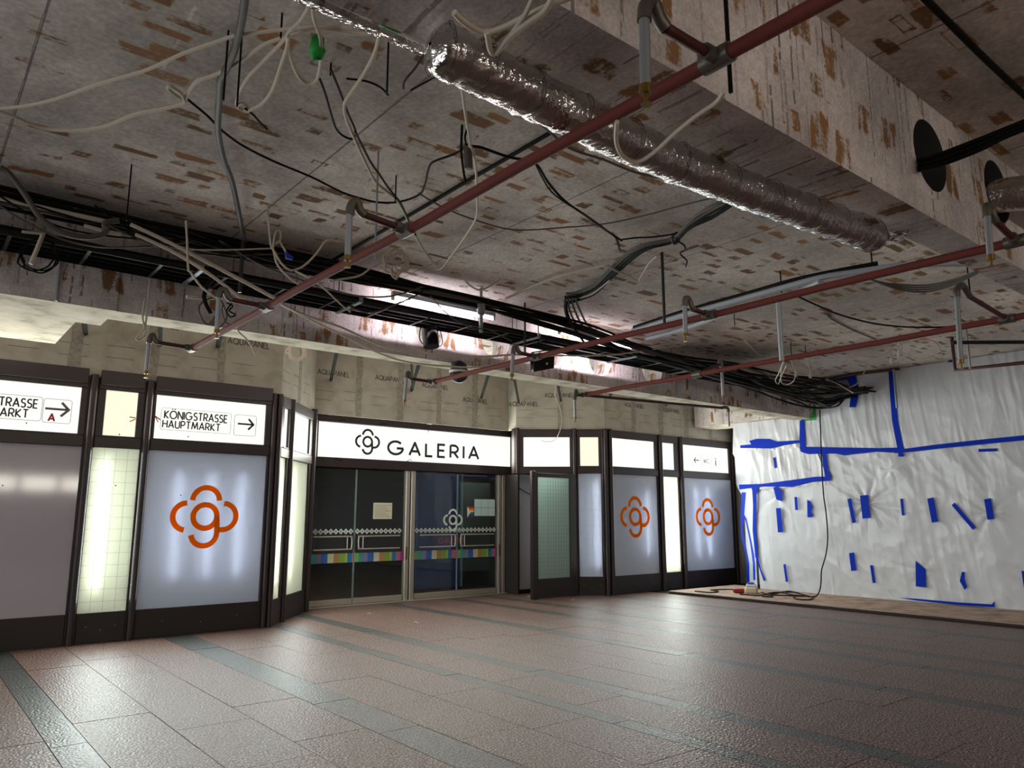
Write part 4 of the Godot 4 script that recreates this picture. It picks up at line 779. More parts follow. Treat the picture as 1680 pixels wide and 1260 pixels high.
	mat("cream_plastic", Color(0.80, 0.76, 0.66), 0.5)
	mat("white_plastic", Color(0.82, 0.82, 0.80), 0.45)
	mat("orange_plastic", Color(0.85, 0.38, 0.10), 0.5)
	mat("red_plastic", Color(0.58, 0.10, 0.09), 0.45)
	mat("blue_plastic", Color(0.10, 0.22, 0.70), 0.5)
	mat("black_plastic", Color(0.045, 0.045, 0.05), 0.35)
	var sheet := mat("plastic_sheet", Color(0.84, 0.855, 0.88), 0.27, 0.0, 0.5)
	sheet.backlight_enabled = true
	sheet.backlight = Color(0.35, 0.35, 0.36)
	mat("white_board", Color(0.74, 0.74, 0.75), 0.8)
	triplanar(mat("plywood", Color(1, 1, 1), 0.7), noise_texture(512, 51, 0.01, 4, PackedColorArray([Color(0.52, 0.42, 0.35), Color(0.66, 0.56, 0.48), Color(0.72, 0.62, 0.54)]), PackedFloat32Array([0.1, 0.5, 1.0])), 2.0)
	mat("plywood_edge", Color(0.19, 0.165, 0.15), 0.8)
	mat("strut_metal", Color(0.14, 0.15, 0.14), 0.95, 0.0, 0.1)
	mat("hole_sleeve", Color(0.30, 0.32, 0.33), 0.8)
	mat("plain_wall", Color(0.42, 0.40, 0.38), 0.9)
# ---------------------------------------------------------------- lights
func area_light(called: String, at: Vector3, towards: Vector3, size: Vector2, c: Color, energy: float) -> void:
	var l := AreaLight3D.new()
	l.name = called
	l.area_size = size
	l.light_color = c
	l.light_energy = energy
	l.shadow_enabled = true
	var up := Vector3.UP if absf(towards.y) < 0.9 else Vector3.BACK
	l.transform = Transform3D(Basis.looking_at(towards, up), at)
	add_child(l, true)

# ---------------------------------------------------------------- setting
func build_floor() -> void:
	var fl := structure("floor", "brown granite slab floor with bluish grey stripes")
	var bed := MB.new()
	bed.box(Vector3(-8, -0.25, -12.66), Vector3(16.2, -0.012, 10.5))
	part(fl, "mortar_bed", bed, "joint_mortar")
	var back := MB.new()
	back.box(Vector3(-8, -0.012, -0.9), Vector3(16.2, 0.0, 10.5))
	part(fl, "plain_floor", back, "floor_granite")
	# columns of slabs between x joints; stripes are narrow columns of grey stone
	var cols := []
	var x := 1.01
	for w in [["s", 0.233], 0.557, 0.565, 0.565, ["s", 0.35], 0.587, 0.573, ["s", 0.185], 0.565, ["s", 0.23], 0.57, 0.57, 0.57, ["s", 0.23], 0.57, 0.57, ["s", 0.23], 0.57, ["s", 0.23], 0.57, 0.57, 0.57, ["s", 0.23], 0.57, 0.57]:
		var st: bool = w is Array
		var ww: float = w[1] if st else w
		cols.append([x, x + ww, st])
		x += ww
	x = 1.01
	for w in [0.565, ["s", 0.23], 0.57]:
		var st: bool = w is Array
		var ww: float = w[1] if st else w
		cols.append([x - ww, x, st])
		x -= ww
	var rng := RandomNumberGenerator.new()
	rng.seed = 12
	for c in cols:
		var z := -12.6
		var k := 0
		while z < -0.95:
			var ln := rng.randf_range(1.05, 1.35)
			if k == 0:
				ln *= rng.randf_range(0.3, 1.0)
			var z1 := minf(z + ln, -0.9)
			if z1 > -1.3:
				z1 = -0.9
			var m := MB.new()
			var h := rng.randf_range(-0.0012, 0.0012)
			m.box(Vector3(c[0] + 0.003, -0.012, z + 0.003), Vector3(c[1] - 0.003, h, z1 - 0.003))
			part(fl, "grey_stone_slab" if c[2] else "brown_stone_slab", m, "stripe_granite" if c[2] else "floor_granite")
			z = z1
			k += 1

func prism(plan: PackedVector2Array, y0: float, y1: float) -> MB:
	var m := MB.new()
	m.slab(plan, Vector3(0, y0, 0), Vector3.BACK, Vector3.RIGHT, y1 - y0)
	return m

func build_shell() -> void:
	var ce := structure("ceiling", "bare concrete slab with brown dabs of old adhesive")
	var s := MB.new()
	s.box(Vector3(-8, SLAB, -8.2), Vector3(16.2, SLAB + 0.3, 10.5))
	part(ce, "slab", s, "slab_concrete")
	s = MB.new()
	s.box(Vector3(-8, SLAB + 0.3, -24.2), Vector3(16.2, SLAB + 0.6, -8.2))
	part(ce, "raised_slab", s, "slab_concrete")
	# beam in front of the shop front, with round holes
	var far := structure("ceiling_beam", "concrete beam with round openings along the shop front")
	var root := CSGBox3D.new()
	root.name = "beam_body"
	root.size = Vector3(22.9, 0.78, 0.38)
	root.position = Vector3(2.95, 3.942, -8.19)
	root.material = M["beam_concrete"]
	for hx in [5.17, 6.22, 7.25, 8.27, 9.5]:
		var c := CSGCylinder3D.new()
		c.name = "opening"
		c.radius = 0.245
		c.height = 1.0
		c.sides = 40
		c.operation = CSGShape3D.OPERATION_SUBTRACTION
		c.material = M["beam_concrete"]
		c.rotation = Vector3(PI / 2, 0, 0)
		c.position = Vector3(hx, 3.95, -8.19) - root.position
		root.add_child(c, true)
	far.add_child(root, true)
	var so := MB.new()
	so.box(Vector3(-8, 3.545, -8.38), Vector3(14.4, 3.552, -8.0))
	part(far, "soffit", so, "soffit_concrete")
	var wide := MB.new()   # the beam is deeper at its left end
	wide.box(Vector3(-8, 3.552, -8.72), Vector3(1.49, SLAB, -8.0))
	wide.box(Vector3(-8, 3.552, -8.0), Vector3(1.49, SLAB, -7.985))
	part(far, "thick_end", wide, "beam_concrete")
	var ws := MB.new()
	ws.box(Vector3(-8, 3.543, -8.72), Vector3(1.49, 3.552, -7.985))
	part(far, "thick_end_soffit", ws, "soffit_concrete")
	# cross beams back to the wall
	var cl := structure("ceiling_beam_001", "concrete cross beam over the left shop window")
	var c1 := MB.new()
	c1.box(Vector3(0.62, 3.56, -10.0), Vector3(1.26, SLAB, -8.72))
	part(cl, "beam_body", c1, "beam_concrete")
	var c1s := MB.new()
	c1s.box(Vector3(0.62, 3.545, -10.0), Vector3(1.26, 3.56, -8.72))
	part(cl, "soffit", c1s, "soffit_concrete")
	var cr := structure("ceiling_beam_002", "concrete cross beam over the plastic at the right")
	var c2 := MB.new()
	c2.box(Vector3(14.4, 3.64, -10.9), Vector3(15.2, SLAB, -8.0))
	part(cr, "beam_body", c2, "beam_concrete")
	var c2s := MB.new()
	c2s.box(Vector3(14.4, 3.625, -10.9), Vector3(15.2, 3.64, -8.0))
	part(cr, "soffit", c2s, "soffit_concrete")
	# the big near beam with two openings
	var near := structure("ceiling_beam_003", "big streaked concrete beam with two round openings")
	var plan := PackedVector2Array([Vector2(-1.90, -8.0), Vector2(-1.84, 14.4), Vector2(-2.02, 14.4), Vector2(-2.12, 5.5), Vector2(-2.42, 1.0), Vector2(-2.5, -8.0)])
	var cm := CSGMesh3D.new()
	cm.name = "beam_body"
	cm.mesh = prism(plan, 3.47, SLAB).make()
	cm.material = M["beam_concrete"]
	for h in [Vector3(5.12, 3.93, 0.25), Vector3(6.33, 4.02, 0.25)]:
		var c := CSGCylinder3D.new()
		c.name = "opening"
		c.radius = h.z
		c.height = 0.44
		c.sides = 28
		c.operation = CSGShape3D.OPERATION_SUBTRACTION
		c.material = M["hole_sleeve"]
		c.rotation = Vector3(PI / 2, 0, 0)
		c.position = Vector3(h.x, h.y, -1.86)
		cm.add_child(c, true)
	near.add_child(cm, true)
	# walls out of the picture and behind things
	var wr := structure("wall_right", "white boarded wall behind the plastic sheets")
	var b := MB.new()
	b.box(Vector3(14.95, 0, -8.0), Vector3(15.2, SLAB, 10.5))
	part(wr, "wall_body", b, "white_board")
	b = MB.new()
	b.box(Vector3(15.9, 0, -24.2), Vector3(16.2, SLAB + 0.3, -8.0))
	part(wr, "far_wall_body", b, "plain_wall")
	b = MB.new()
	b.box(Vector3(-8.3, 0, -24.2), Vector3(-8.0, SLAB + 0.3, 10.5))
	part(structure("wall_left", "plain wall at the far left end of the passage"), "wall_body", b, "plain_wall")
	b = MB.new()
	b.box(Vector3(-8, 0, 10.2), Vector3(16.2, SLAB, 10.5))
	part(structure("wall_front", "plain wall on the opposite side of the passage"), "wall_body", b, "plain_wall")
	b = MB.new()
	b.box(Vector3(-8, -0.2, -24.5), Vector3(16.2, SLAB + 0.3, -24.2))  # set far back so the shop interior stays dark
	part(structure("wall_back", "plain back wall set deep inside the shop to keep the entrance dark"), "wall_body", b, "dark_interior")

# boards of the wall over the shop front: segments in plan, each cut into boards
func build_board_wall() -> void:
	var wall := structure("wall_facade", "fibre cement boards with printed lettering above the shop front")
	var segs := [[Vector2(-3.0, -10.97), Vector2(4.40, -10.97)], [Vector2(4.40, -10.97), Vector2(5.56, -12.34)], [Vector2(5.56, -12.40), Vector2(9.98, -12.40)], [Vector2(9.98, -12.40), Vector2(9.985, -12.14)], [Vector2(9.985, -12.14), Vector2(11.44, -10.97)], [Vector2(11.44, -10.97), Vector2(16.0, -10.97)]]
	var rng := RandomNumberGenerator.new()
	rng.seed = 3
	for si in segs.size():
		var a := Vector3(segs[si][0].x, 0, segs[si][0].y)
		var e := Vector3(segs[si][1].x, 0, segs[si][1].y)
		var d := (e - a).normalized()
		var nn := Vector3(-d.z, 0, d.x)
		var ln := a.distance_to(e)
		var n := maxi(1, int(round(ln / 0.9)))
		for k in n:
			var s0 := ln * k / n
			var s1 := ln * (k + 1) / n
			var t := Transform3D(Basis(d, Vector3.UP, nn), a + d * ((s0 + s1) / 2) + Vector3(0, (3.36 + 4.63) / 2, 0) - nn * 0.0065)
			var m := MB.new()
			m.obox(t, Vector3(s1 - s0 - 0.003, 4.63 - 3.36, 0.0125))
			part(wall, "board", m, "fibre_board")
			if k > 0 or si == 0:
				var pts := PackedVector2Array()
				var w := rng.randf_range(0.05, 0.085)
				for j in 9:
					pts.append(Vector2(s0 - w + rng.randf_range(-0.012, 0.012), 3.37 + j * 0.155))
				for j in 9:
					pts.append(Vector2(s0 + w + rng.randf_range(-0.012, 0.012), 3.37 + (8 - j) * 0.155 - 0.001))
				var jm := MB.new()
				jm.slab(pts, a, d, Vector3.UP, 0.002)
				part(wall, "joint_compound", jm, "joint_compound")
		# level joint smear and the fine printed lines
		var lm := MB.new()
		for yy in [3.78, 3.62]:
			for k in int(ln / 0.55):
				var s := 0.2 + k * 0.55
				lm.obox(Transform3D(Basis(d, Vector3.UP, nn), a + d * s + Vector3(0, yy + 0.03 * (k % 2), 0)), Vector3(0.34, 0.006, 0.002))
		if lm.v.size():
			part(wall, "printed_line", lm, "board_print")
		var words := []
		if si == 0: words = [[5.55, 4.20], [6.86, 4.11]]
		if si == 2: words = [[0.37, 4.12], [1.53, 4.15], [2.56, 4.12], [3.55, 3.93]]
		if si == 4: words = [[0.16, 3.91], [0.92, 4.10], [1.55, 4.12]]
		if si == 5: words = [[0.95, 3.97], [2.2, 3.97]]
		for w in words:
			text_part(wall, "printed_word", "AQUAPANEL", "board_print", Transform3D(Basis(d, Vector3.UP, nn), a + d * w[0] + Vector3(0, w[1], 0)), Vector2(0.62, 0.085), 0.002, 0.17, 0.22)
	# metal struts between beam and boards
	for k in STRUTS.size():
		var p: Array = STRUTS[k]
		var a := Vector3(p[0], p[1], p[2])
		var e := Vector3(p[3], p[4], p[5])
		var m := MB.new()
		var dir := (e - a).normalized()
		var sd := dir.cross(Vector3.BACK).normalized()
		m.obox(Transform3D(Basis(sd, dir, sd.cross(dir)), (a + e) / 2), Vector3(0.055, a.distance_to(e), 0.04))
		single("metal_strut", "dark metal strut holding the lettered boards behind the beam", "strut", m, "strut_metal", "struts behind the beam")

# ---------------------------------------------------------------- shop front
func b2(lo: Vector3, hi: Vector3, bev := 0.0) -> MB:
	var m := MB.new()
	m.box(lo, hi, bev)
	return m

# a window bay in its own axes: x along the front, z outwards. sx, lx: left and right edge of the lit sign and of the lower pane
func bay(label: String, at: Vector3, along: Vector3, w: float, sx: Vector2, lx: Vector2, lower: String, header: bool, tubes: Array, sign_mat := "sign_light", energy := 1.0) -> Node3D:
	var nn := Vector3(-along.z, 0, along.x)
	var t := thing("window_bay", label, "shop window", at, "", Basis(along, Vector3.UP, nn))
	part(t, "base_panel", b2(Vector3(0, 0, -0.08), Vector3(w, 0.365, -0.005), 0.004), "brown_panel")
	part(t, "transom", b2(Vector3(0, 2.445, -0.08), Vector3(w, 2.59, 0.012), 0.006), "brown_frame")
	part(t, "top_rail", b2(Vector3(0, 3.205, -0.08), Vector3(w, 3.37, 0.012), 0.006), "brown_frame")
	part(t, "stile", b2(Vector3(0, 2.592, -0.08), Vector3(sx.x, 3.203, 0.006), 0.003), "brown_frame")
	part(t, "stile", b2(Vector3(sx.y, 2.592, -0.08), Vector3(w, 3.203, 0.006), 0.003), "brown_frame")
	if lx.x > 0.012:
		part(t, "stile", b2(Vector3(0, 0.367, -0.08), Vector3(lx.x, 2.443, 0.0), 0.003), "brown_frame")
	if w - lx.y > 0.012:
		part(t, "stile", b2(Vector3(lx.y, 0.367, -0.08), Vector3(w, 2.443, 0.0), 0.003), "brown_frame")
	part(t, "bead", b2(Vector3(sx.x, 2.592, -0.012), Vector3(sx.y, 2.604, 0.018)), "brown_frame")
	if header:
		part(t, "header_board", b2(Vector3(0.01, 3.262, 0.012), Vector3(w - 0.01, 3.455, 0.045), 0.004), "brown_frame")
	var sg := part(t, "sign_light_panel", b2(Vector3(sx.x, 2.596, -0.034), Vector3(sx.y, 3.203, -0.028)), sign_mat)
	sg.set_meta("label", "glowing white sign panel")
	part(t, "lower_pane", b2(Vector3(lx.x, 0.366, -0.034), Vector3(lx.y, 2.444, -0.028)), lower)
	# housing behind
	var hs := MB.new()
	for q in [[Vector3(0, 0.2, -0.42), Vector3(w, 3.3, -0.40)], [Vector3(0, 0.2, -0.40), Vector3(0.012, 3.3, -0.08)], [Vector3(w - 0.012, 0.2, -0.40), Vector3(w, 3.3, -0.08)], [Vector3(0.012, 3.28, -0.40), Vector3(w - 0.012, 3.3, -0.08)], [Vector3(0.012, 2.51, -0.40), Vector3(w - 0.012, 2.53, -0.08)], [Vector3(0.012, 0.2, -0.40), Vector3(w - 0.012, 0.22, -0.08)]]:
		hs.box(q[0], q[1])
	part(t, "light_box_housing", hs, "box_lining")
	for x in tubes:
		var tm := MB.new()
		tm.cyl(Vector3(x[0], x[1], -0.12), Vector3(x[0], x[2], -0.12), 0.02, 10)
		part(t, "light_tube", tm, "bright_tube_light" if lower == "white_acrylic" else "tube_light")
	for k in 3:
		var bm := MB.new()
		bm.cyl(Vector3(w * (0.2 + 0.3 * k), 0.2 - 0.05 * (k % 2), -0.006), Vector3(w * (0.2 + 0.3 * k), 0.2 - 0.05 * (k % 2), 0.0), 0.007, 8)
		part(t, "screw", bm, "bolt")
	if energy > 0.0:
		var wd := sx.y - sx.x
		var c := Vector3((sx.x + sx.y) / 2, 2.9, 0.03)
		area_light("sign_area_light", t.transform * c, nn, Vector2(wd, 0.6), Color(1, 0.99, 0.95), SIGN * wd * 0.6 * energy)
		if tubes.size():
			area_light("window_area_light", t.transform * Vector3((lx.x + lx.y) / 2, 1.45, 0.03), nn, Vector2(lx.y - lx.x, 1.9), Color(0.95, 1, 0.99), (WINDOW_BRIGHT if lower == "white_acrylic" else WINDOW_DIM) * (lx.y - lx.x) * 1.9 * energy)
	return t

const SIGN := 4.0
const WINDOW_BRIGHT := 3.2
const WINDOW_DIM := 0.7

func post(label: String, x: float, z: float, r: float, y0 := 0.0, y1 := 3.385) -> void:
	var t := thing("window_post", label, "post", Vector3(x, y0, z))
	var m := MB.new()
	m.cyl(Vector3.ZERO, Vector3(0, y1 - y0, 0), r, 20)
	part(t, "tube", m, "brown_frame")
	var f := MB.new()
	f.box(Vector3(-r * 1.25, 0, -0.12), Vector3(r * 1.25, y1 - y0 - 0.01, -r * 0.6))
	part(t, "back_profile", f, "brown_frame")

func film_emblem(t: Node3D, x: float) -> void:
	var m := MB.new()
	emblem(m, Vector3(x, 1.563, -0.0279), Vector3.RIGHT, Vector3.UP, 0.437, 0.17, 0.002)
	part(t.get_node("lower_pane"), "orange_emblem", m, "orange_print").set_meta("label", "orange flower-shaped g emblem")

func lattice(t: Node3D, x0: float, x1: float, dx: float, dy: float) -> void:
	var m := MB.new()
	var x := x0 + dx
	while x < x1:
		m.box(Vector3(x - 0.0015, 0.38, -0.0279), Vector3(x + 0.0015, 2.43, -0.0265))
		x += dx
	var y := 0.5
	while y < 2.43:
		m.box(Vector3(x0, y - 0.0015, -0.0279), Vector3(x1, y + 0.0015, -0.0267))
		y += dy
	part(t.get_node("lower_pane"), "wire_lattice", m, "lattice")

func build_front() -> void:
	var X := Vector3.RIGHT
	# left run
	var t := bay("wide shop window with dull grey lower pane at the left edge", Vector3(-1.6, 0, FRONT), X, 3.40, Vector2(0.1, 3.33), Vector2(0.0, 3.40), "dull_film", true, [])
	var o := 1.6
	text_part(t.get_node("sign_light_panel"), "sign_word", "KÖNIGSTRASSE", "black_print", Transform3D(Basis.IDENTITY, Vector3(o + 0.84, 2.945, -0.0265)), Vector2(0.85, 0.105), 0.003, 0.165, 0.24)
	text_part(t.get_node("sign_light_panel"), "sign_word", "HAUPTMARKT", "black_print", Transform3D(Basis.IDENTITY, Vector3(o + 0.79, 2.815, -0.0265)), Vector2(0.77, 0.10), 0.003, 0.165, 0.24)
	var fr := MB.new()
	outline(fr, Vector3(o + 0.84, 2.885, -0.0279), 0.95, 0.30, 0.03, 0.005)
	outline(fr, Vector3(o + 1.485, 2.875, -0.0279), 0.31, 0.30, 0.03, 0.005)
	part(t.get_node("sign_light_panel"), "sign_outline", fr, "grey_print")
	var ar := MB.new()
	arrow(ar, Vector3(o + 1.48, 2.90, -0.0279), 0.26, 1.0)
	part(t.get_node("sign_light_panel"), "sign_arrow", ar, "grey_print")
	text_part(t.get_node("sign_light_panel"), "pharmacy_sign", "A", "red_print", Transform3D(Basis.IDENTITY, Vector3(o + 1.43, 2.79, -0.0265)), Vector2(0.085, 0.09), 0.003, 0.24)
	t = bay("narrow bright window with pale wire lattice between two brown posts", Vector3(1.925, 0, FRONT), X, 0.555, Vector2(0.09, 0.48), Vector2(0.0, 0.555), "white_acrylic", true, [[0.17, 0.62, 2.3]], "warm_sign_light")
	lattice(t, 0.0, 0.555, 0.14, 0.15)
	var fl := MB.new()
	fl.stroke(PackedVector2Array([Vector2(0.40, 2.87), Vector2(0.475, 2.865)]), 0.012, Vector3(0, 0, -0.0279), Vector3.RIGHT, Vector3.UP, 0.003)
	part(t.get_node("sign_light_panel"), "sign_mark", fl, "black_print")
	fl = MB.new()
	fl.stroke(PackedVector2Array([Vector2(0.405, 2.81), Vector2(0.475, 2.85)]), 0.014, Vector3(0, 0, -0.0279), Vector3.RIGHT, Vector3.UP, 0.003)
	part(t.get_node("sign_light_panel"), "sign_mark", fl, "orange_print")
	t = bay("wide grey window with orange emblem under the street name sign with arrow", Vector3(2.60, 0, FRONT), X, 1.65, Vector2(0.035, 1.565), Vector2(0.0, 1.62), "grey_film", true, [[0.42, 0.75, 2.15], [0.86, 0.75, 2.15], [1.28, 0.75, 2.15]])
	o = -2.60
	text_part(t.get_node("sign_light_panel"), "sign_word", "KÖNIGSTRASSE", "black_print", Transform3D(Basis.IDENTITY, Vector3(o + 3.185, 2.945, -0.0265)), Vector2(0.85, 0.105), 0.003, 0.165, 0.24)
	text_part(t.get_node("sign_light_panel"), "sign_word", "HAUPTMARKT", "black_print", Transform3D(Basis.IDENTITY, Vector3(o + 3.13, 2.815, -0.0265)), Vector2(0.77, 0.10), 0.003, 0.165, 0.24)
	fr = MB.new()
	outline(fr, Vector3(o + 3.19, 2.885, -0.0279), 0.95, 0.30, 0.03, 0.004)
	outline(fr, Vector3(o + 3.875, 2.875, -0.0279), 0.32, 0.30, 0.03, 0.005)
	part(t.get_node("sign_light_panel"), "sign_outline", fr, "grey_print")
	ar = MB.new()
	arrow(ar, Vector3(o + 3.88, 2.895, -0.0279), 0.23, 1.0)
	part(t.get_node("sign_light_panel"), "sign_arrow", ar, "black_print")
	film_emblem(t, 3.395 - 2.60)
	fl = MB.new()
	fl.stroke(PackedVector2Array([Vector2(0.04, 2.91), Vector2(0.11, 2.865)]), 0.014, Vector3(0, 0, -0.0279), Vector3.RIGHT, Vector3.UP, 0.003)
	part(t.get_node("sign_light_panel"), "sign_mark", fl, "black_print")
	fl = MB.new()
	fl.stroke(PackedVector2Array([Vector2(0.045, 2.90), Vector2(0.085, 2.83)]), 0.014, Vector3(0, 0, -0.0279), Vector3.RIGHT, Vector3.UP, 0.003)
	part(t.get_node("sign_light_panel"), "sign_mark", fl, "orange_print")
	for q in [["window_bay", 1.17 + 1.6, 2.70], ["window_bay_001", 2.22 - 1.925, 2.63], ["window_bay_001", 2.23 - 1.925, 1.96], ["window_bay_002", 3.05 - 2.6, 1.85], ["window_bay_002", 3.09 - 2.6, 2.66], ["window_bay", 1.0 + 1.6, 1.93]]:
		var dm := MB.new()
		dm.cyl(Vector3(q[1], q[2], -0.028), Vector3(q[1], q[2], -0.022), 0.009, 8)
		part(get_node(q[0]), "fixing_dot", dm, "black_print")
	post("round brown post left of the narrow bright window", 1.862, FRONT + 0.02, 0.046)
	post("round brown post right of the narrow bright window", 2.54, FRONT + 0.02, 0.046)
	post("first of two brown posts at the left corner of entrance", 4.285, FRONT + 0.02, 0.036)
	post("second of two brown posts at the left corner of entrance", 4.37, FRONT + 0.015, 0.040)
	# left return to the entrance
	var p0 := Vector3(4.405, 0, FRONT)
	var p1 := Vector3(5.56, 0, -12.30)
	var d := (p1 - p0).normalized()
	bay("narrow bright window, first of the two beside the entrance's left side", p0 + d * 0.03, d, 0.42, Vector2(0.10, 0.34), Vector2(0.03, 0.34), "white_acrylic", false, [[0.2, 0.6, 2.3]], "sign_light", 0.7)
	bay("bright bluish window nearest to the left side of entrance", p0 + d * 0.56, d, 1.14, Vector2(0.08, 0.96), Vector2(0.06, 1.02), "white_acrylic", false, [[0.35, 0.6, 2.3]], "sign_light", 0.7)
	var q := p0 + d * 0.505
	post("brown post between the two bright windows left of the entrance", q.x, q.z, 0.05)
	q = p0 + d * 1.76
	post("brown post at the left jamb of the entrance", q.x, q.z, 0.055, 0.0, 3.41)
	# right return
	p0 = Vector3(9.985, 0, -12.10)
	p1 = Vector3(11.42, 0, FRONT)
	d = (p1 - p0).normalized()
	# its left half is an open doorway under a lit box
	t = thing("transom_light", "lit blank sign box over the open side door right of the entrance", "light box", p0, "", Basis(d, Vector3.UP, Vector3(-d.z, 0, d.x)))
	part(t, "transom", b2(Vector3(0.03, 2.445, -0.10), Vector3(1.15, 2.59, 0.012), 0.006), "brown_frame")
	part(t, "top_rail", b2(Vector3(0.03, 3.205, -0.10), Vector3(1.15, 3.37, 0.012), 0.006), "brown_frame")
	part(t, "stile", b2(Vector3(0.03, 2.592, -0.10), Vector3(0.13, 3.203, 0.006), 0.003), "brown_frame")
	part(t, "stile", b2(Vector3(1.095, 2.592, -0.10), Vector3(1.15, 3.203, 0.006), 0.003), "brown_frame")
	part(t, "sign_light_panel", b2(Vector3(0.13, 2.593, -0.034), Vector3(1.095, 3.203, -0.028)), "sign_light")
	part(t, "light_box_housing", b2(Vector3(0.04, 2.45, -0.30), Vector3(1.14, 3.35, -0.10)), "brown_panel")
	area_light("sign_area_light", t.transform * Vector3(0.61, 2.9, 0.03), t.transform.basis.z, Vector2(0.96, 0.6), Color(1, 0.99, 0.95), SIGN * 0.58)
	post("short brown post hanging at the left end of blank sign box", p0.x + d.x * 0.0, p0.z + d.z * 0.0, 0.042, 2.45, 3.40)
	t = bay("narrow window with white lattice beside the open side door", p0 + d * 1.245, d, 0.565, Vector2(0.065, 0.45), Vector2(0.02, 0.52), "grey_film", false, [[0.40, 0.55, 2.3]], "warm_sign_light", 0.7)
	lattice(t, 0.02, 0.52, 0.14, 0.15)
	q = p0 + d * 1.195
	post("slim brown post at the hinge of the open side door", q.x, q.z, 0.042)
	post("first of two brown posts at the right corner of entrance", 11.405, FRONT + 0.0, 0.045)
	post("second of two brown posts at the right corner of entrance", 11.53, FRONT + 0.02, 0.045)
	# right run
	t = bay("grey window with orange emblem under a blank sign, right of the entrance", Vector3(11.58, 0, FRONT), X, 1.49, Vector2(0.03, 1.385), Vector2(0.03, 1.45), "grey_film", false, [[1.12, 0.8, 2.1]])
	film_emblem(t, 12.30 - 11.58)
	bay("narrow white window between the two grey ones with emblems", Vector3(13.20, 0, FRONT), X, 0.60, Vector2(0.0, 0.45), Vector2(0.0, 0.56), "white_acrylic", false, [[0.16, 0.5, 2.4], [0.42, 0.5, 2.4]], "sign_light", 0.8)
	t = bay("grey window with orange emblem under the toilet sign, next to the plastic", Vector3(13.915, 0, FRONT), X, 1.92, Vector2(0.0, 1.80), Vector2(0.02, 1.87), "grey_film", false, [[0.5, 0.7, 2.2], [0.95, 0.7, 2.2]], "sign_light", 0.27)
	film_emblem(t, 14.83 - 13.915)
	fr = MB.new()
	for k in 3:
		outline(fr, Vector3(0.575 + 0.365 * k, 2.865, -0.0279), 0.31, 0.28, 0.012, 0.004)
	part(t.get_node("sign_light_panel"), "sign_outline", fr, "grey_print")
	ar = MB.new()
	arrow(ar, Vector3(0.575, 2.87, -0.0279), 0.19, -1.0)
	part(t.get_node("sign_light_panel"), "sign_arrow", ar, "black_print")
	text_part(t.get_node("sign_light_panel"), "sign_word", "WC", "black_print", Transform3D(Basis.IDENTITY, Vector3(0.94, 2.865, -0.0265)), Vector2(0.21, 0.09), 0.003)
	text_part(t.get_node("sign_light_panel"), "sign_word", "i", "black_print", Transform3D(Basis.IDENTITY, Vector3(1.305, 2.86, -0.0265)), Vector2(0.045, 0.19), 0.003, 0.17)
	post("brown post left of the narrow white window at the right", 13.135, FRONT + 0.02, 0.052, 0, 3.37)
	post("brown post right of the narrow white window at the right", 13.857, FRONT + 0.02, 0.052, 0, 3.37)
	post("dark post at the far right end of the shop front", 15.86, FRONT + 0.0, 0.04, 0, 3.37)

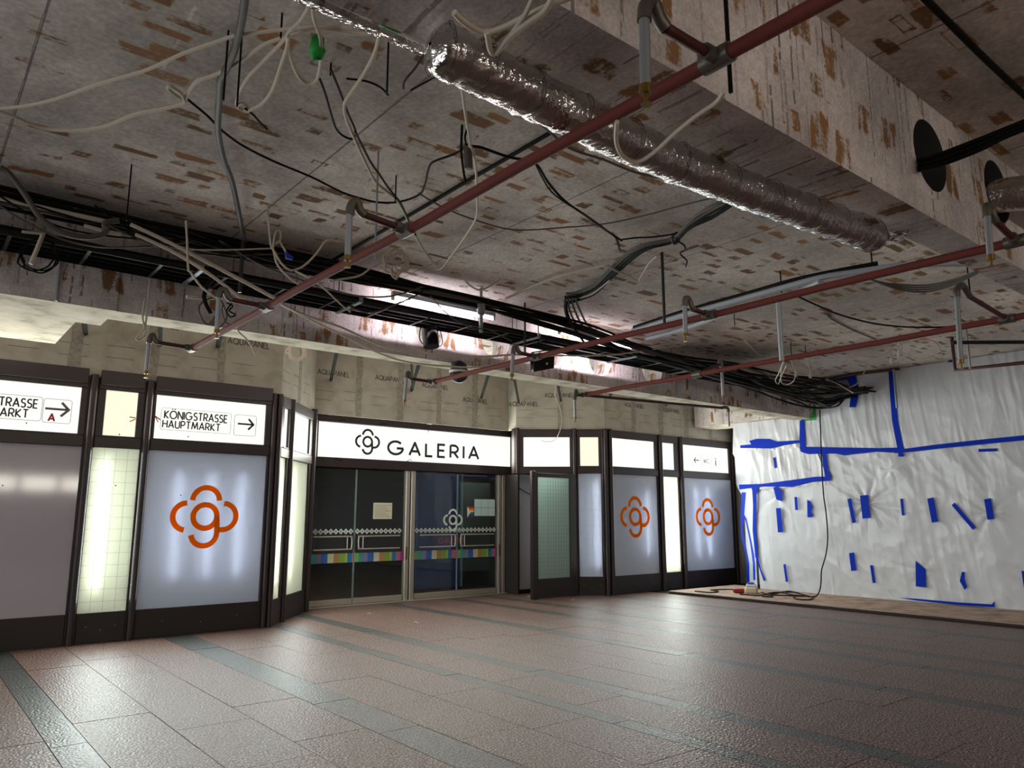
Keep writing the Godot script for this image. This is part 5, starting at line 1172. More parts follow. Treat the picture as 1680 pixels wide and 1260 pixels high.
func door_leaf(label: String, x0: float, x1: float, hinge_left: bool) -> Node3D:
	var w := x1 - x0
	var t := thing("glass_door", label, "door", Vector3(x0, 0, DOORS))
	part(t, "glass", b2(Vector3(0.0, 0.10, -0.006), Vector3(w, 2.42, 0.006)), "door_glass")
	part(t, "bottom_rail", b2(Vector3(0, 0.025, -0.022), Vector3(w, 0.125, 0.022), 0.004), "steel")
	part(t, "edge_seal", b2(Vector3(w - 0.006 if hinge_left else 0.0, 0.13, 0.0065), Vector3(w if hinge_left else 0.006, 2.42, 0.012)), "lattice")
	# colour band
	var rng := RandomNumberGenerator.new()
	rng.seed = 5
	var x := 0.0
	var k := 0
	var cs := [Color(0.45, 0.62, 0.30), Color(0.24, 0.52, 0.52), Color(0.52, 0.42, 0.56), Color(0.16, 0.36, 0.62), Color(0.72, 0.70, 0.58), Color(0.62, 0.46, 0.28), Color(0.45, 0.60, 0.25), Color(0.62, 0.66, 0.25), Color(0.15, 0.42, 0.62), Color(0.66, 0.38, 0.46), Color(0.60, 0.12, 0.52), Color(0.34, 0.12, 0.45)]
	while x < w - 0.01:
		var ww := minf(rng.randf_range(0.04, 0.13), w - x)
		var key := "band_%d" % (k % cs.size())
		if not M.has(key):
			mat(key, cs[k % cs.size()], 0.5)
		part(t.get_node("glass"), "band_stripe", b2(Vector3(x, 0.752, 0.0062), Vector3(x + ww, 0.915, 0.0085)), key)
		x += ww
		k += 1
	# row of small emblems
	var om := MB.new()
	x = 0.05
	while x < w - 0.03:
		for r in [0.030, 0.016]:
			om.stroke(arc(Vector2(x, 1.30), r, 0, 360, 8), 0.007, Vector3(0, 0, 0.0065), Vector3.RIGHT, Vector3.UP, 0.0015)
		om.stroke(PackedVector2Array([Vector2(x - 0.045, 1.30), Vector2(x, 1.345), Vector2(x + 0.045, 1.30), Vector2(x, 1.255), Vector2(x - 0.045, 1.30)]), 0.009, Vector3(0, 0, 0.0065), Vector3.RIGHT, Vector3.UP, 0.0015)
		x += 0.098
	part(t.get_node("glass"), "emblem_row", om, "white_print")
	# loop handle
	var a := 0.1 if hinge_left else w - 0.1
	var e := w - 0.1 if hinge_left else 0.1
	if hinge_left: e = w - 0.06
	else: e = 0.06
	var sg := signf(e - a)
	var hp := [a, 1.21, 0.05, e - sg * 0.06, 1.21, 0.05, e - sg * 0.015, 1.20, 0.05, e, 1.16, 0.05, e, 1.04, 0.05, e - sg * 0.015, 1.0, 0.05, e - sg * 0.06, 0.985, 0.05, a, 0.985, 0.05]
	var hm := MB.new()
	hm.tube(smooth(hp, 3), 0.014, 10)
	for yy in [1.21, 0.985]:
		hm.cyl(Vector3(a + sg * 0.02, yy, 0.0), Vector3(a + sg * 0.02, yy, 0.05), 0.01, 8)
	hm.tube(PackedVector3Array([Vector3(e - sg * 0.09, 0.985, 0.05), Vector3(e - sg * 0.09, 1.21, 0.05)]), 0.010, 8)
	part(t, "handle", hm, "steel").set_meta("label", "brushed metal loop handle")
	return t

func build_entrance() -> void:
	# lit sign over the doors
	var t := thing("name_sign", "long white glowing shop name sign over the glass doors", "sign", Vector3(5.60, 2.44, DOORS))
	part(t, "lower_frame", b2(Vector3(0, 0, -0.15), Vector3(4.80, 0.175, 0.10), 0.008), "brown_frame")
	part(t, "upper_frame", b2(Vector3(0, 0.815, -0.15), Vector3(4.80, 0.975, 0.10), 0.008), "brown_frame")
	part(t, "end_frame", b2(Vector3(0, 0.178, -0.15), Vector3(0.15, 0.812, 0.085), 0.004), "brown_frame")
	part(t, "end_frame", b2(Vector3(4.60, 0.178, -0.15), Vector3(4.80, 0.812, 0.085), 0.004), "brown_frame")
	part(t, "sign_light_panel", b2(Vector3(0.15, 0.178, 0.0), Vector3(4.60, 0.812, 0.02)), "sign_light")
	area_light("sign_area_light", Vector3(7.97, 2.94, DOORS + 0.12), Vector3.BACK, Vector2(4.4, 0.6), Color(1, 0.99, 0.95), SIGN * 4.4 * 0.6)
	text_part(t.get_node("sign_light_panel"), "sign_word", "GALERIA", "black_print", Transform3D(Basis.IDENTITY, Vector3(8.275 - 5.60, 2.865 - 2.44, 0.0225)), Vector2(2.14, 0.245), 0.006, 0.19, 0.42)
	var m := MB.new()
	emblem(m, Vector3(6.765 - 5.60, 2.945 - 2.44, 0.0202), Vector3.RIGHT, Vector3.UP, 0.245, 0.165, 0.004)
	part(t.get_node("sign_light_panel"), "sign_emblem", m, "black_print")
	for q in [[0.52, 0.83, 0.5], [1.35, 0.825, 0.4], [0.48, 0.16, -0.5], [1.95, 0.16, 0.6]]:
		m = MB.new()
		m.tube(PackedVector3Array([Vector3(q[0], q[1], 0.105), Vector3(q[0] + 0.10, q[1] + 0.09 * q[2], 0.105), Vector3(q[0] + 0.14, q[1] + 0.05 * q[2], 0.105)]), 0.006, 5)
		part(t, "wire_hook", m, "black_cable")
	# leaves and posts
	door_leaf("glass door leaf at the left jamb, with the end of the colour band", 5.66, 6.56, true)
	var l2 := door_leaf("glass door leaf with a paper notice, left of the middle post", 6.575, 7.595, false)
	part(l2, "notice_paper", b2(Vector3(0.36, 1.52, 0.007), Vector3(0.76, 1.82, 0.009)), "paper")
	var nl := MB.new()
	for k in 7:
		nl.box(Vector3(0.39, 1.56 + 0.035 * k, 0.009), Vector3(0.73 - 0.05 * (k % 3), 1.566 + 0.035 * k, 0.0098))
	part(l2.get_node("notice_paper"), "notice_text", nl, "board_print")
	var l3 := door_leaf("glass door leaf with the big pale emblem, right of the middle post", 7.845, 8.83, true)
	m = MB.new()
	emblem(m, Vector3(0.89, 1.50, 0.0066), Vector3.RIGHT, Vector3.UP, 0.22, 0.17, 0.002)
	part(l3, "pale_emblem", m, "white_print")
	text_part(l3, "glass_word", "GALERIA", "rose_print", Transform3D(Basis.IDENTITY, Vector3(0.86, 1.10, 0.0075)), Vector2(0.62, 0.11), 0.002)
	var l4 := door_leaf("glass door leaf with map and rainbow arrow at the right jamb", 8.845, 9.84, false)
	part(l4, "map_poster", b2(Vector3(0.42, 1.58, 0.007), Vector3(0.95, 1.92, 0.009)), "map_paper")
	var gm := MB.new()
	for k in 2:
		gm.box(Vector3(0.595 + 0.18 * k, 1.58, 0.009), Vector3(0.599 + 0.18 * k, 1.92, 0.0098))
	gm.box(Vector3(0.42, 1.745, 0.009), Vector3(0.95, 1.752, 0.0098))
	part(l4.get_node("map_poster"), "map_lines", gm, "map_line")
	var cs := [Color(0.75, 0.15, 0.12), Color(0.90, 0.45, 0.10), Color(0.90, 0.80, 0.2), Color(0.15, 0.45, 0.25), Color(0.15, 0.25, 0.55), Color(0.35, 0.15, 0.45)]
	for k in 6:
		mat("flag_%d" % k, cs[k], 0.6)
		part(l4, "flag_stripe", b2(Vector3(0.24, 1.765 - 0.036 * (k + 1), 0.007), Vector3(0.405, 1.765 - 0.036 * k, 0.009)), "flag_%d" % k)
	var tr := MB.new()
	tr.slab(PackedVector2Array([Vector2(0.24, 1.55), Vector2(0.33, 1.657), Vector2(0.24, 1.765)]), Vector3(0, 0, 0.009), Vector3.RIGHT, Vector3.UP, 0.001)
	part(l4, "flag_arrow", tr, "white_print")
	for p in [["pair of metal door posts in the middle of the entrance", 7.61, 7.825], ["metal door post at the right jamb of entrance", 9.855, 10.04]]:
		var dp := thing("door_post", p[0], "post", Vector3(p[1], 0, DOORS))
		var w: float = p[2] - p[1]
		part(dp, "rail", b2(Vector3(0, 0, -0.05), Vector3(w * 0.42, 2.44, 0.05), 0.008), "steel")
		part(dp, "rail", b2(Vector3(w * 0.55, 0, -0.05), Vector3(w, 2.44, 0.05), 0.008), "steel")
		part(dp, "seal", b2(Vector3(w * 0.42, 0, -0.04), Vector3(w * 0.55, 2.44, 0.03)), "black_plastic")
		part(dp, "lock_plate", b2(Vector3(0.01, 0.76, 0.05), Vector3(0.05, 1.0, 0.056)), "brass")
	var th := MB.new()
	th.box(Vector3(5.52, 0.0, DOORS - 0.035), Vector3(10.06, 0.02, DOORS + 0.12), 0.004)
	single("door_threshold", "pale metal threshold strip under the glass doors", "threshold", th, "steel")
	# right jamb and the panel in the open side doorway
	var jb := MB.new()
	jb.obox(Transform3D(Basis(Vector3(0.16, 0, 0.987).normalized(), Vector3.UP, Vector3(-0.987, 0, 0.16).normalized()), Vector3(10.10, 1.22, -12.42)), Vector3(0.38, 2.44, 0.05))
	single("jamb_panel", "black jamb panel between the glass doors and the side doorway", "panel", jb, "brown_panel")
	var pn := thing("side_panel", "dull grey panel standing in the open side doorway", "panel", Vector3(10.14, 0.0, -12.27))
	part(pn, "sheet", b2(Vector3(0, 0.09, -0.03), Vector3(0.95, 2.44, 0.0)), "dull_film")
	part(pn, "foot_rail", b2(Vector3(0, 0, -0.03), Vector3(0.95, 0.09, 0.005)), "black_plastic")
	var wr := MB.new()
	wr.tube(smooth([10.15, 2.16, -12.24, 10.3, 2.08, -12.22, 10.5, 2.0, -12.22], 4), 0.008, 6)
	single("loose_cable", "thin black wire across the grey panel in the side doorway", "cable", wr, "black_cable")
	# opened side door
	var od := thing("side_door", "opened frosted side door with brown frame standing out from the front", "door", Vector3(9.655, 0, -11.27))
	part(od, "edge_stile", b2(Vector3(0, 0.0, -0.05), Vector3(0.105, 2.455, 0.03), 0.012), "brown_frame")
	part(od, "inner_stile", b2(Vector3(0.105, 0.0, -0.04), Vector3(0.175, 2.42, 0.0), 0.003), "brown_panel")
	part(od, "hinge_stile", b2(Vector3(1.03, 0.0, -0.04), Vector3(1.20, 2.42, 0.0), 0.003), "brown_panel")
	part(od, "top_rail", b2(Vector3(0.175, 2.34, -0.04), Vector3(1.03, 2.42, 0.0), 0.003), "brown_frame")
	part(od, "base_panel", b2(Vector3(0.175, 0.01, -0.04), Vector3(1.03, 0.375, 0.0), 0.003), "brown_panel")
	part(od, "frosted_pane", b2(Vector3(0.175, 0.375, -0.026), Vector3(1.03, 2.34, -0.018)), "frosted_glass")
	var lt := MB.new()
	for k in 24:
		lt.box(Vector3(0.18, 0.45 + 0.078 * k, -0.018), Vector3(1.025, 0.4525 + 0.078 * k, -0.0165))
	for k in 9:
		lt.box(Vector3(0.45 + 0.07 * k, 0.38, -0.018), Vector3(0.4525 + 0.07 * k, 2.33, -0.0165))
	part(od.get_node("frosted_pane"), "wire_lattice", lt, "grey_print")
	# inside the shop, run deep so little light reaches the back
	var fi := MB.new()
	fi.box(Vector3(4.4, -0.25, -24.2), Vector3(12.0, 0.0, -12.66))
	part(structure("floor_inside", "dim floor inside the entrance"), "floor_body", fi, "interior_floor")
	var ci := MB.new()
	ci.box(Vector3(4.4, 2.60, -24.2), Vector3(12.0, 2.75, -12.80))
	part(structure("ceiling_inside", "low ceiling inside the entrance"), "ceiling_body", ci, "dark_interior")
	var wi := structure("wall_inside", "side walls inside the entrance")
	var w1 := MB.new()
	w1.box(Vector3(4.4, 0, -24.2), Vector3(5.5, 4.33, -12.66))
	part(wi, "wall_body", w1, "dark_interior")
	w1 = MB.new()
	w1.box(Vector3(11.2, 0, -24.2), Vector3(12.0, 4.33, -12.45))
	part(wi, "wall_body", w1, "dark_interior")
	var bp := thing("blue_column", "blue clad column seen through the right glass doors", "column", Vector3(9.3, 0, -14.0))
	part(bp, "blue_cladding", b2(Vector3(-0.55, 0.05, -0.3), Vector3(0.62, 2.6, 0.0), 0.01), "blue_panel")
	part(bp, "pale_edge", b2(Vector3(0.62, 0.05, -0.05), Vector3(0.66, 2.6, 0.012)), "teal_edge")
	part(bp, "plinth", b2(Vector3(-0.5, 0, -0.28), Vector3(0.6, 0.05, -0.02)), "black_plastic")
	for k in 4:
		var dl := MB.new()
		dl.cyl(Vector3(0, 0.0, 0), Vector3(0, 0.02, 0), 0.075, 16)
		var x: float = [6.15, 7.3, 7.75, 9.3][k]
		var z: float = [-13.6, -13.5, -14.2, -13.6][k]
		var o := single("down_light", "small round ceiling lamp inside the entrance", "lamp", dl, "down_light", "ceiling lamps inside the entrance")
		o.position = Vector3(x, 2.582, z)
		area_light("down_area_light", Vector3(x, 2.57, z), Vector3.DOWN, Vector2(0.12, 0.12), Color(1, 0.88, 0.78), 0.05)

# ---------------------------------------------------------------- pipes
func pv(a: Array) -> Vector3:
	return Vector3(a[0], a[1], a[2])

# main: start and end; drops: tee, arm end, top bend, foot
func sprinkler_pipe(label: String, a: Vector3, e: Vector3, r: float, drops: Array) -> Node3D:
	var t := thing("sprinkler_pipe", label, "pipe", Vector3(a.x, 3.0, a.z))
	var o := t.position
	var m := MB.new()
	var line := PackedVector3Array()
	for i in 13:
		line.append(a.lerp(e, i / 12.0) + Vector3(sin(i * 1.7) * 0.006, sin(i * 2.3) * 0.004, 0))
	m.tube(line, r, 14)
	part(t, "main_pipe", m, "red_pipe", o)
	var dir := (e - a).normalized()
	for q in drops:
		var tee: Vector3 = q[0]
		var elbow: Vector3 = q[1]
		var top: Vector3 = q[2]
		var foot: Vector3 = q[3]
		tee = a + dir * (tee - a).dot(dir)
		m = MB.new()
		m.cyl(tee - dir * 0.06, tee + dir * 0.06, r * 1.38, 14)
		var ad := (elbow - tee).normalized()
		m.cyl(tee, tee + ad * 0.075, r * 1.15, 12)
		part(t, "tee", m, "cast_iron", o)
		m = MB.new()
		m.cyl(tee + ad * 0.05, elbow, r * 0.72, 12)
		part(t, "arm", m, "dark_red_pipe", o)
		m = MB.new()
		var bend := PackedFloat32Array()
		m.tube(smooth([elbow.x, elbow.y, elbow.z, elbow.x + ad.x * 0.03, elbow.y + 0.02, elbow.z, (elbow.x + top.x) / 2 + ad.x * 0.005, maxf(top.y, elbow.y + 0.05) + 0.015, top.z, top.x - ad.x * 0.01, top.y + 0.01, top.z, top.x, top.y - 0.05, top.z], 4), r * 0.9, 12)
		part(t, "double_elbow", m, "cast_iron", o)
		m = MB.new()
		m.cyl(top - Vector3(0, 0.04, 0), foot + Vector3(0, 0.04, 0), r * 0.66, 12)
		part(t, "drop_pipe", m, "galvanized", o)
		m = MB.new()
		m.cyl(foot + Vector3(0, 0.045, 0), foot + Vector3(0, 0.015, 0), r * 0.75, 10)
		m.cyl(foot + Vector3(0, 0.015, 0), foot - Vector3(0, 0.02, 0), r * 0.28, 8)
		m.cyl(foot - Vector3(0, 0.02, 0), foot - Vector3(0, 0.024, 0), r * 0.7, 12)
		part(t, "sprinkler_head", m, "brass", o)
	return t

func build_pipes() -> void:
	var y := 3.2
	sprinkler_pipe("first red sprinkler pipe, nearest the left, running over the whole picture", Vector3(2.130, y, -7.663), Vector3(2.172, y, 2.5), 0.028, [
		[Vector3(2.172, y, -1.464), Vector3(1.864, 3.195, -1.464), Vector3(1.757, 3.223, -1.464), Vector3(1.753, 2.892, -1.464)],
		[Vector3(2.172, y, -3.617), Vector3(1.874, 3.223, -3.617), Vector3(1.783, 3.248, -3.617), Vector3(1.782, 2.918, -3.617)],
		[Vector3(2.153, y, -5.714), Vector3(1.855, 3.206, -5.714), Vector3(1.757, 3.251, -5.714), Vector3(1.762, 2.909, -5.714)],
		[Vector3(2.130, y, -7.635), Vector3(1.808, 3.209, -7.635), Vector3(1.729, 3.242, -7.635), Vector3(1.729, 2.877, -7.635)]])
	sprinkler_pipe("second red sprinkler pipe in the middle under the slab", Vector3(5.011, y, -7.737), Vector3(5.174, y, 2.5), 0.028, [
		[Vector3(5.127, y, -1.436), Vector3(4.789, 3.247, -1.436), Vector3(4.672, 3.293, -1.436), Vector3(4.647, 2.964, -1.436)],
		[Vector3(5.081, y, -3.645), Vector3(4.866, 3.209, -3.645), Vector3(4.754, 3.270, -3.645), Vector3(4.745, 2.952, -3.645)],
		[Vector3(5.062, y, -5.789), Vector3(4.813, 3.210, -5.789), Vector3(4.724, 3.237, -5.789), Vector3(4.708, 2.935, -5.789)],
		[Vector3(5.015, y, -7.709), Vector3(4.703, 3.203, -7.709), Vector3(4.633, 3.254, -7.709), Vector3(4.614, 2.893, -7.709)]])
	sprinkler_pipe("third red sprinkler pipe, the right one towards the plastic", Vector3(7.159, y, -7.271), Vector3(7.103, y, 2.5), 0.028, [
		[Vector3(7.122, y, -2.135), Vector3(6.339, 3.248, -2.135), Vector3(6.093, 3.247, -2.135), Vector3(6.031, 2.657, -2.135)],
		[Vector3(7.131, y, -5.342), Vector3(7.569, 3.368, -5.342), Vector3(7.632, 3.396, -5.342), Vector3(7.633, 2.954, -5.342)],
		[Vector3(7.159, y, -7.253), Vector3(7.066, 3.181, -7.253), Vector3(6.992, 3.163, -7.253), Vector3(6.996, 2.834, -7.253)]])
	var t := thing("sprinkler_pipe", "thin dark red pipe leading along the beam to the drop by the plastic", "pipe", Vector3(7.178, 2.995, -7.271))
	var o := t.position
	var m := MB.new()
	m.tube(PackedVector3Array([Vector3(7.178, 3.200, -7.271), Vector3(8.763, 3.251, -7.271), Vector3(10.347, 3.312, -7.271)]), 0.022, 12)
	part(t, "main_pipe", m, "dark_red_pipe", o)
	m = MB.new()
	m.tube(smooth([10.329, 3.312, -7.271, 10.441, 3.331, -7.271, 10.501, 3.312, -7.271, 10.506, 3.256, -7.271], 4), 0.027, 12)
	part(t, "double_elbow", m, "cast_iron", o)
	m = MB.new()
	m.cyl(Vector3(10.506, 3.275, -7.271), Vector3(10.511, 3.023, -7.271), 0.018, 10)
	part(t, "drop_pipe", m, "galvanized", o)
	# dark pipes near the plastic
	t = thing("bent_pipe", "dark red pipe with upright leg in front of the upper plastic", "pipe", Vector3(12.2, 3.6, -4.6))
	o = t.position
	m = MB.new()
	m.tube(PackedVector3Array(PIPE_BENT), 0.030, 12)
	part(t, "pipe", m, "dark_red_pipe", o)
	m = MB.new()
	m.cyl(PIPE_BENT[0] + Vector3(0, 0.04, 0), PIPE_BENT[0] - Vector3(0, 0.06, 0), 0.045, 12)
	part(t, "cap", m, "cast_iron", o)
	m = MB.new()
	m.tube(PackedVector3Array(PIPE_BLACK), 0.028, 12)
	single("black_pipe", "level black pipe under the slab at the right edge", "pipe", m, "black_plastic")
	m = MB.new()
	m.tube(PackedVector3Array(PIPE_TOP), 0.03, 12)
	single("wall_pipe", "dark pipe along the top edge of the plastic", "pipe", m, "dark_red_pipe")
	m = MB.new()
	m.tube(PackedVector3Array(PIPE_STUB), 0.022, 12)
	single("drain_pipe", "pale pipe stub in front of the upright blue tape seam", "pipe", m, "galvanized")
	m = MB.new()
	m.tube(PackedVector3Array(PIPE_THIN), 0.016, 10)
	single("thin_pipe", "thin grey rod beside the dark bent pipe", "pipe", m, "galvanized")

func build_duct() -> void:
	var t := thing("foil_duct", "crumpled silver foil duct with wire mesh under the big beam", "duct", Vector3(3.1, 3.26, -2.22))
	var o := t.position
	var rng := RandomNumberGenerator.new()
	rng.seed = 8
	var ns := FastNoiseLite.new()
	ns.seed = 4
	ns.frequency = 1.6
	var m := MB.new()
	var p := PackedVector3Array()
	var rad := PackedFloat32Array()
	var path := smooth([1.42, 3.36, -2.25, 2.0, 3.358, -2.27, 2.9, 3.355, -2.28, 3.9, 3.357, -2.21, 4.62, 3.357, -2.14, 4.86, 3.365, -2.14], 24)
	var sides := 30
	var start := m.v.size()
	for i in path.size():
		var tt := (path[mini(i + 1, path.size() - 1)] - path[maxi(i - 1, 0)]).normalized()
		var w := tt.cross(Vector3.UP).normalized()
		var u := w.cross(tt)
		for k in sides:
			var a := TAU * k / sides
			var d := w * cos(a) + u * sin(a)
			var rr: float = 0.102 + 0.012 * ns.get_noise_3d(path[i].x * 6.0, cos(a) * 1.2, sin(a) * 1.2) + (0.006 if i % 7 == 0 else 0.0) - (0.0 if i > 3 else float([0.099, 0.05, 0.018, 0.006][mini(i, 3)]))
			if i > path.size() - 14:
				rr *= 1.0 - 0.045 * (i - path.size() + 14) * (0.6 + 0.8 * absf(ns.get_noise_2d(k * 2.0, i * 3.0)))
			m.point(path[i] + d * rr, d)
	for i in path.size() - 1:
		for k in sides:
			var a := start + i * sides + k
			var b := start + i * sides + (k + 1) % sides
			m.tri(a, b, b + sides); m.tri(a, b + sides, a + sides)
	recompute(m)
	part(t, "foil_skin", m, "foil", o)
	# wire mesh hoops
	for i in range(4, path.size() - 12, 9):
		var h := MB.new()
		var ring := PackedVector3Array()
		for k in 17:
			var a := TAU * k / 16
			ring.append(path[i] + Vector3(sin(a * 2 + i) * 0.012, sin(a) * 0.112, cos(a) * 0.112))
		h.tube(ring, 0.0016, 5)
		part(t, "wire_hoop", h, "dark_steel", o)
	# crumpled end of foil reaching to the soffit
	var e := MB.new()
	var n := 16
	for i in n + 1:
		for k in n + 1:
			var fx := float(i) / n
			var fz := float(k) / n
			var q := Vector3(4.80 + fx * (0.42 - 0.25 * absf(fz - 0.5)), 3.33 + fx * 0.12 + 0.035 * ns.get_noise_2d(i * 14.0, k * 14.0), -2.22 + fz * 0.20)
			e.point(q, Vector3.DOWN)
	for i in n:
		for k in n:
			var a := i * (n + 1) + k
			e.tri(a, a + 1, a + n + 2); e.tri(a, a + n + 2, a + n + 1)
	recompute(e)
	part(t, "torn_end", e, "foil", o)
	var s := MB.new()
	s.obox(Transform3D(Basis.looking_at(Vector3(0.9, 0, 0.02).normalized()), Vector3(0.62, 3.452, -2.44)), Vector3(0.035, 0.03, 1.75))
	single("edge_strip", "bright metal edge strip leading to the foil duct", "strip", s, "foil")
	# second duct at the right edge
	var d2 := thing("foil_duct", "short silver duct leaving the right opening of the big beam", "duct", Vector3(6.6, 3.85, -1.6))
	m = MB.new()
	m.tube(smooth([6.25, 3.96, -2.0, 6.32, 3.96, -1.75, 6.5, 3.94, -1.5, 6.8, 3.92, -1.3, 7.3, 3.9, -1.1], 6), 0.13, 24)
	part(d2, "foil_skin", m, "foil", d2.position)

func recompute(m: MB) -> void:
	var acc := PackedVector3Array()
	acc.resize(m.v.size())
	for i in range(0, m.idx.size(), 3):
		var a := m.idx[i]
		var b := m.idx[i + 1]
		var c := m.idx[i + 2]
		var g := (m.v[c] - m.v[a]).cross(m.v[b] - m.v[a])
		acc[a] += g; acc[b] += g; acc[c] += g
	for i in acc.size():
		m.n[i] = acc[i].normalized()

func build_cables() -> void:
	for c in CABLES:
		var m := MB.new()
		var r: float = c[3]
		m.tube(smooth(c[5], 4), r, 7 if r < 0.012 else 9)
		single(c[0], c[1], "conduit" if "conduit" in c[0] else "cable", m, c[2], c[4])
	for c in RODS:
		var m := MB.new()
		m.cyl(Vector3(c[4], c[6], c[5]), Vector3(c[4], c[7], c[5]), c[3], 8)
		single(c[0], c[1], "rod", m, c[2], c[8])

# ---------------------------------------------------------------- tray, lamps and fittings above the front
func build_fittings() -> void:
	# cross bars that carry the tray
	for q in [[2.05, "far left, by the black wire coil"], [3.75, "where the first red pipe passes"], [6.35, "beside the grey cable box"], [8.25, "under the lit end of beam"], [9.75, "near the third red pipe"]]:
		var t := thing("tray_bracket", "perforated metal bracket carrying the black cables, " + q[1], "bracket", Vector3(q[0], 3.875, -7.55))
		part(t, "channel", b2(Vector3(-0.02, 0.0, -0.28), Vector3(0.02, 0.02, 0.32), 0.002), "galvanized")
		part(t, "lip", b2(Vector3(-0.02, 0.02, 0.30), Vector3(0.02, 0.06, 0.32)), "galvanized")
		var rm := MB.new()
		rm.cyl(Vector3(0, 0.02, -0.25), Vector3(0, SLAB - 3.875, -0.25), 0.006, 6)
		part(t, "threaded_rod", rm, "dark_steel")
	# flat metal tray sheet under the cables
	var ct := thing("cable_tray", "long black cable ladder along the beam over the shop front", "cable tray", Vector3(5.3, 3.885, -7.56))
	part(ct, "side_rail", b2(Vector3(-6.3, 0.0, 0.235), Vector3(6.3, 0.05, 0.24)), "black_plastic")
	part(ct, "side_rail", b2(Vector3(-6.3, 0.0, -0.24), Vector3(6.3, 0.05, -0.235)), "black_plastic")
	for k in 21:
		part(ct, "rung", b2(Vector3(-6.0 + 0.6 * k, 0.002, -0.235), Vector3(-5.97 + 0.6 * k, 0.01, 0.235)), "black_plastic")
	# fluorescent battens
	for q in [[4.35, "left fluorescent batten shining on the beam above the tray"], [7.05, "right fluorescent batten shining on the slab above the tray"]]:
		var t := thing("batten_lamp", q[1], "lamp", Vector3(q[0], 4.13, -7.62))
		part(t, "batten_body", b2(Vector3(0, 0.03, -0.03), Vector3(1.55, 0.09, 0.03), 0.006), "galvanized")
		var tm := MB.new()
		tm.cyl(Vector3(0.03, 0.0, 0), Vector3(1.52, 0.0, 0), 0.014, 12)
		part(t, "light_tube", tm, "batten_light")
		for k in 2:
			var hm := MB.new()
			hm.cyl(Vector3(0.25 + 1.05 * k, 0.09, 0), Vector3(0.25 + 1.05 * k, SLAB - 4.13, 0), 0.006, 6)
			part(t, "hanger", hm, "galvanized")
			part(t, "lamp_holder", b2(Vector3(0.0 + 1.52 * k, -0.02, -0.018), Vector3(0.03 + 1.52 * k, 0.035, 0.018)), "white_plastic")
		area_light("batten_area_light", t.position + Vector3(0.77, -0.02, -0.02), Vector3(0, -0.5, -1).normalized(), Vector2(1.5, 0.03), Color(1, 0.93, 0.98), BATTEN)
	# black spot lamp, dome camera, floodlight
	var s := thing("spot_lamp", "black cylinder spotlight hanging from the tray in front of the beam", "lamp", SPOT_AT)
	var m := MB.new()
	m.tube(PackedVector3Array([Vector3(-0.02, 0.36, -0.03), Vector3(-0.01, 0.33, -0.02), Vector3(0, 0.06, 0.03), Vector3(0, 0.0, 0.04)]), 0.1, 20, PackedFloat32Array([0.085, 0.105, 0.105, 0.098]))
	part(s, "housing", m, "black_plastic")
	m = MB.new()
	m.tube(smooth([-0.12, 0.36, 0, -0.16, 0.2, 0.02, -0.17, 0.08, 0.03, -0.12, 0.02, 0.03], 4), 0.008, 6)
	m.tube(smooth([0.10, 0.36, 0, 0.13, 0.2, 0.05, 0.16, 0.08, 0.05, 0.12, 0.02, 0.05, 0.06, 0.05, 0.1], 4), 0.006, 6)
	part(s, "flex", m, "grey_cable")
	m = MB.new()
	m.cyl(Vector3(-0.02, 0.36, -0.03), Vector3(-0.02, 0.48, -0.03), 0.02, 8)
	part(s, "mount", m, "black_plastic")
	var dcam := thing("dome_camera", "black and white dome camera below the beam edge", "camera", DOME_AT)
	m = MB.new()
	var pr := PackedVector3Array()
	var rr := PackedFloat32Array()
	for i in 11:
		var a := -PI / 2 + PI * 0.5 * i / 10.0
		pr.append(Vector3(0, 0.125 + 0.125 * sin(a), 0)); rr.append(maxf(0.125 * cos(a), 0.001))
	m.tube(pr, 0.1, 24, rr)
	part(dcam, "dome", m, "black_plastic")
	m = MB.new()
	m.cyl(Vector3(0, 0.125, 0), Vector3(0, 0.155, 0), 0.13, 24)
	part(dcam, "white_ring", m, "white_plastic")
	m = MB.new()
	m.tube(PackedVector3Array([Vector3(0, 0.155, 0), Vector3(0, 0.24, 0), Vector3(0, 0.27, 0)]), 0.1, 20, PackedFloat32Array([0.115, 0.10, 0.06]))
	part(dcam, "housing", m, "black_plastic")
	part(dcam, "wall_arm", b2(Vector3(-0.03, 0.24, -0.145), Vector3(0.03, 0.29, 0.03), 0.005), "black_plastic")
	var fl := thing("flood_lamp", "black rectangular floodlight tilted in front of the beam", "lamp", FLOOD_AT, "", Basis.from_euler(Vector3(0.5, -0.1, 0.28)))
	part(fl, "housing", b2(Vector3(-0.17, 0, -0.06), Vector3(0.17, 0.19, 0.03), 0.01), "black_plastic")
	part(fl, "white_rim", b2(Vector3(-0.18, -0.008, -0.075), Vector3(0.18, 0.198, -0.06), 0.004), "white_plastic")
	m = MB.new()
	m.cyl(Vector3(0.04, 0.1, 0.03), Vector3(0.04, 0.1, 0.034), 0.016, 10)
	part(fl, "badge", m, "white_print")
	m = MB.new()
	m.tube(PackedVector3Array([Vector3(-0.18, 0.1, -0.02), Vector3(-0.18, 0.28, -0.02), Vector3(0.18, 0.28, -0.02), Vector3(0.18, 0.1, -0.02)]), 0.01, 6)
	part(fl, "yoke", m, "black_plastic")
	# grey cable box on its stem, between bundle and tray
	var cb := thing("cable_box", "grey cable box on an upright tube in front of the lit beam", "junction box", BOX_AT)
	part(cb, "box", b2(Vector3(-0.055, 0.22, -0.03), Vector3(0.055, 0.38, 0.03), 0.02), "galvanized")
	m = MB.new()
	m.cyl(Vector3(0, 0, 0), Vector3(0, 0.22, 0), 0.026, 10)
	m.cyl(Vector3(0, 0.38, 0), Vector3(0, 0.74, 0), 0.018, 10)
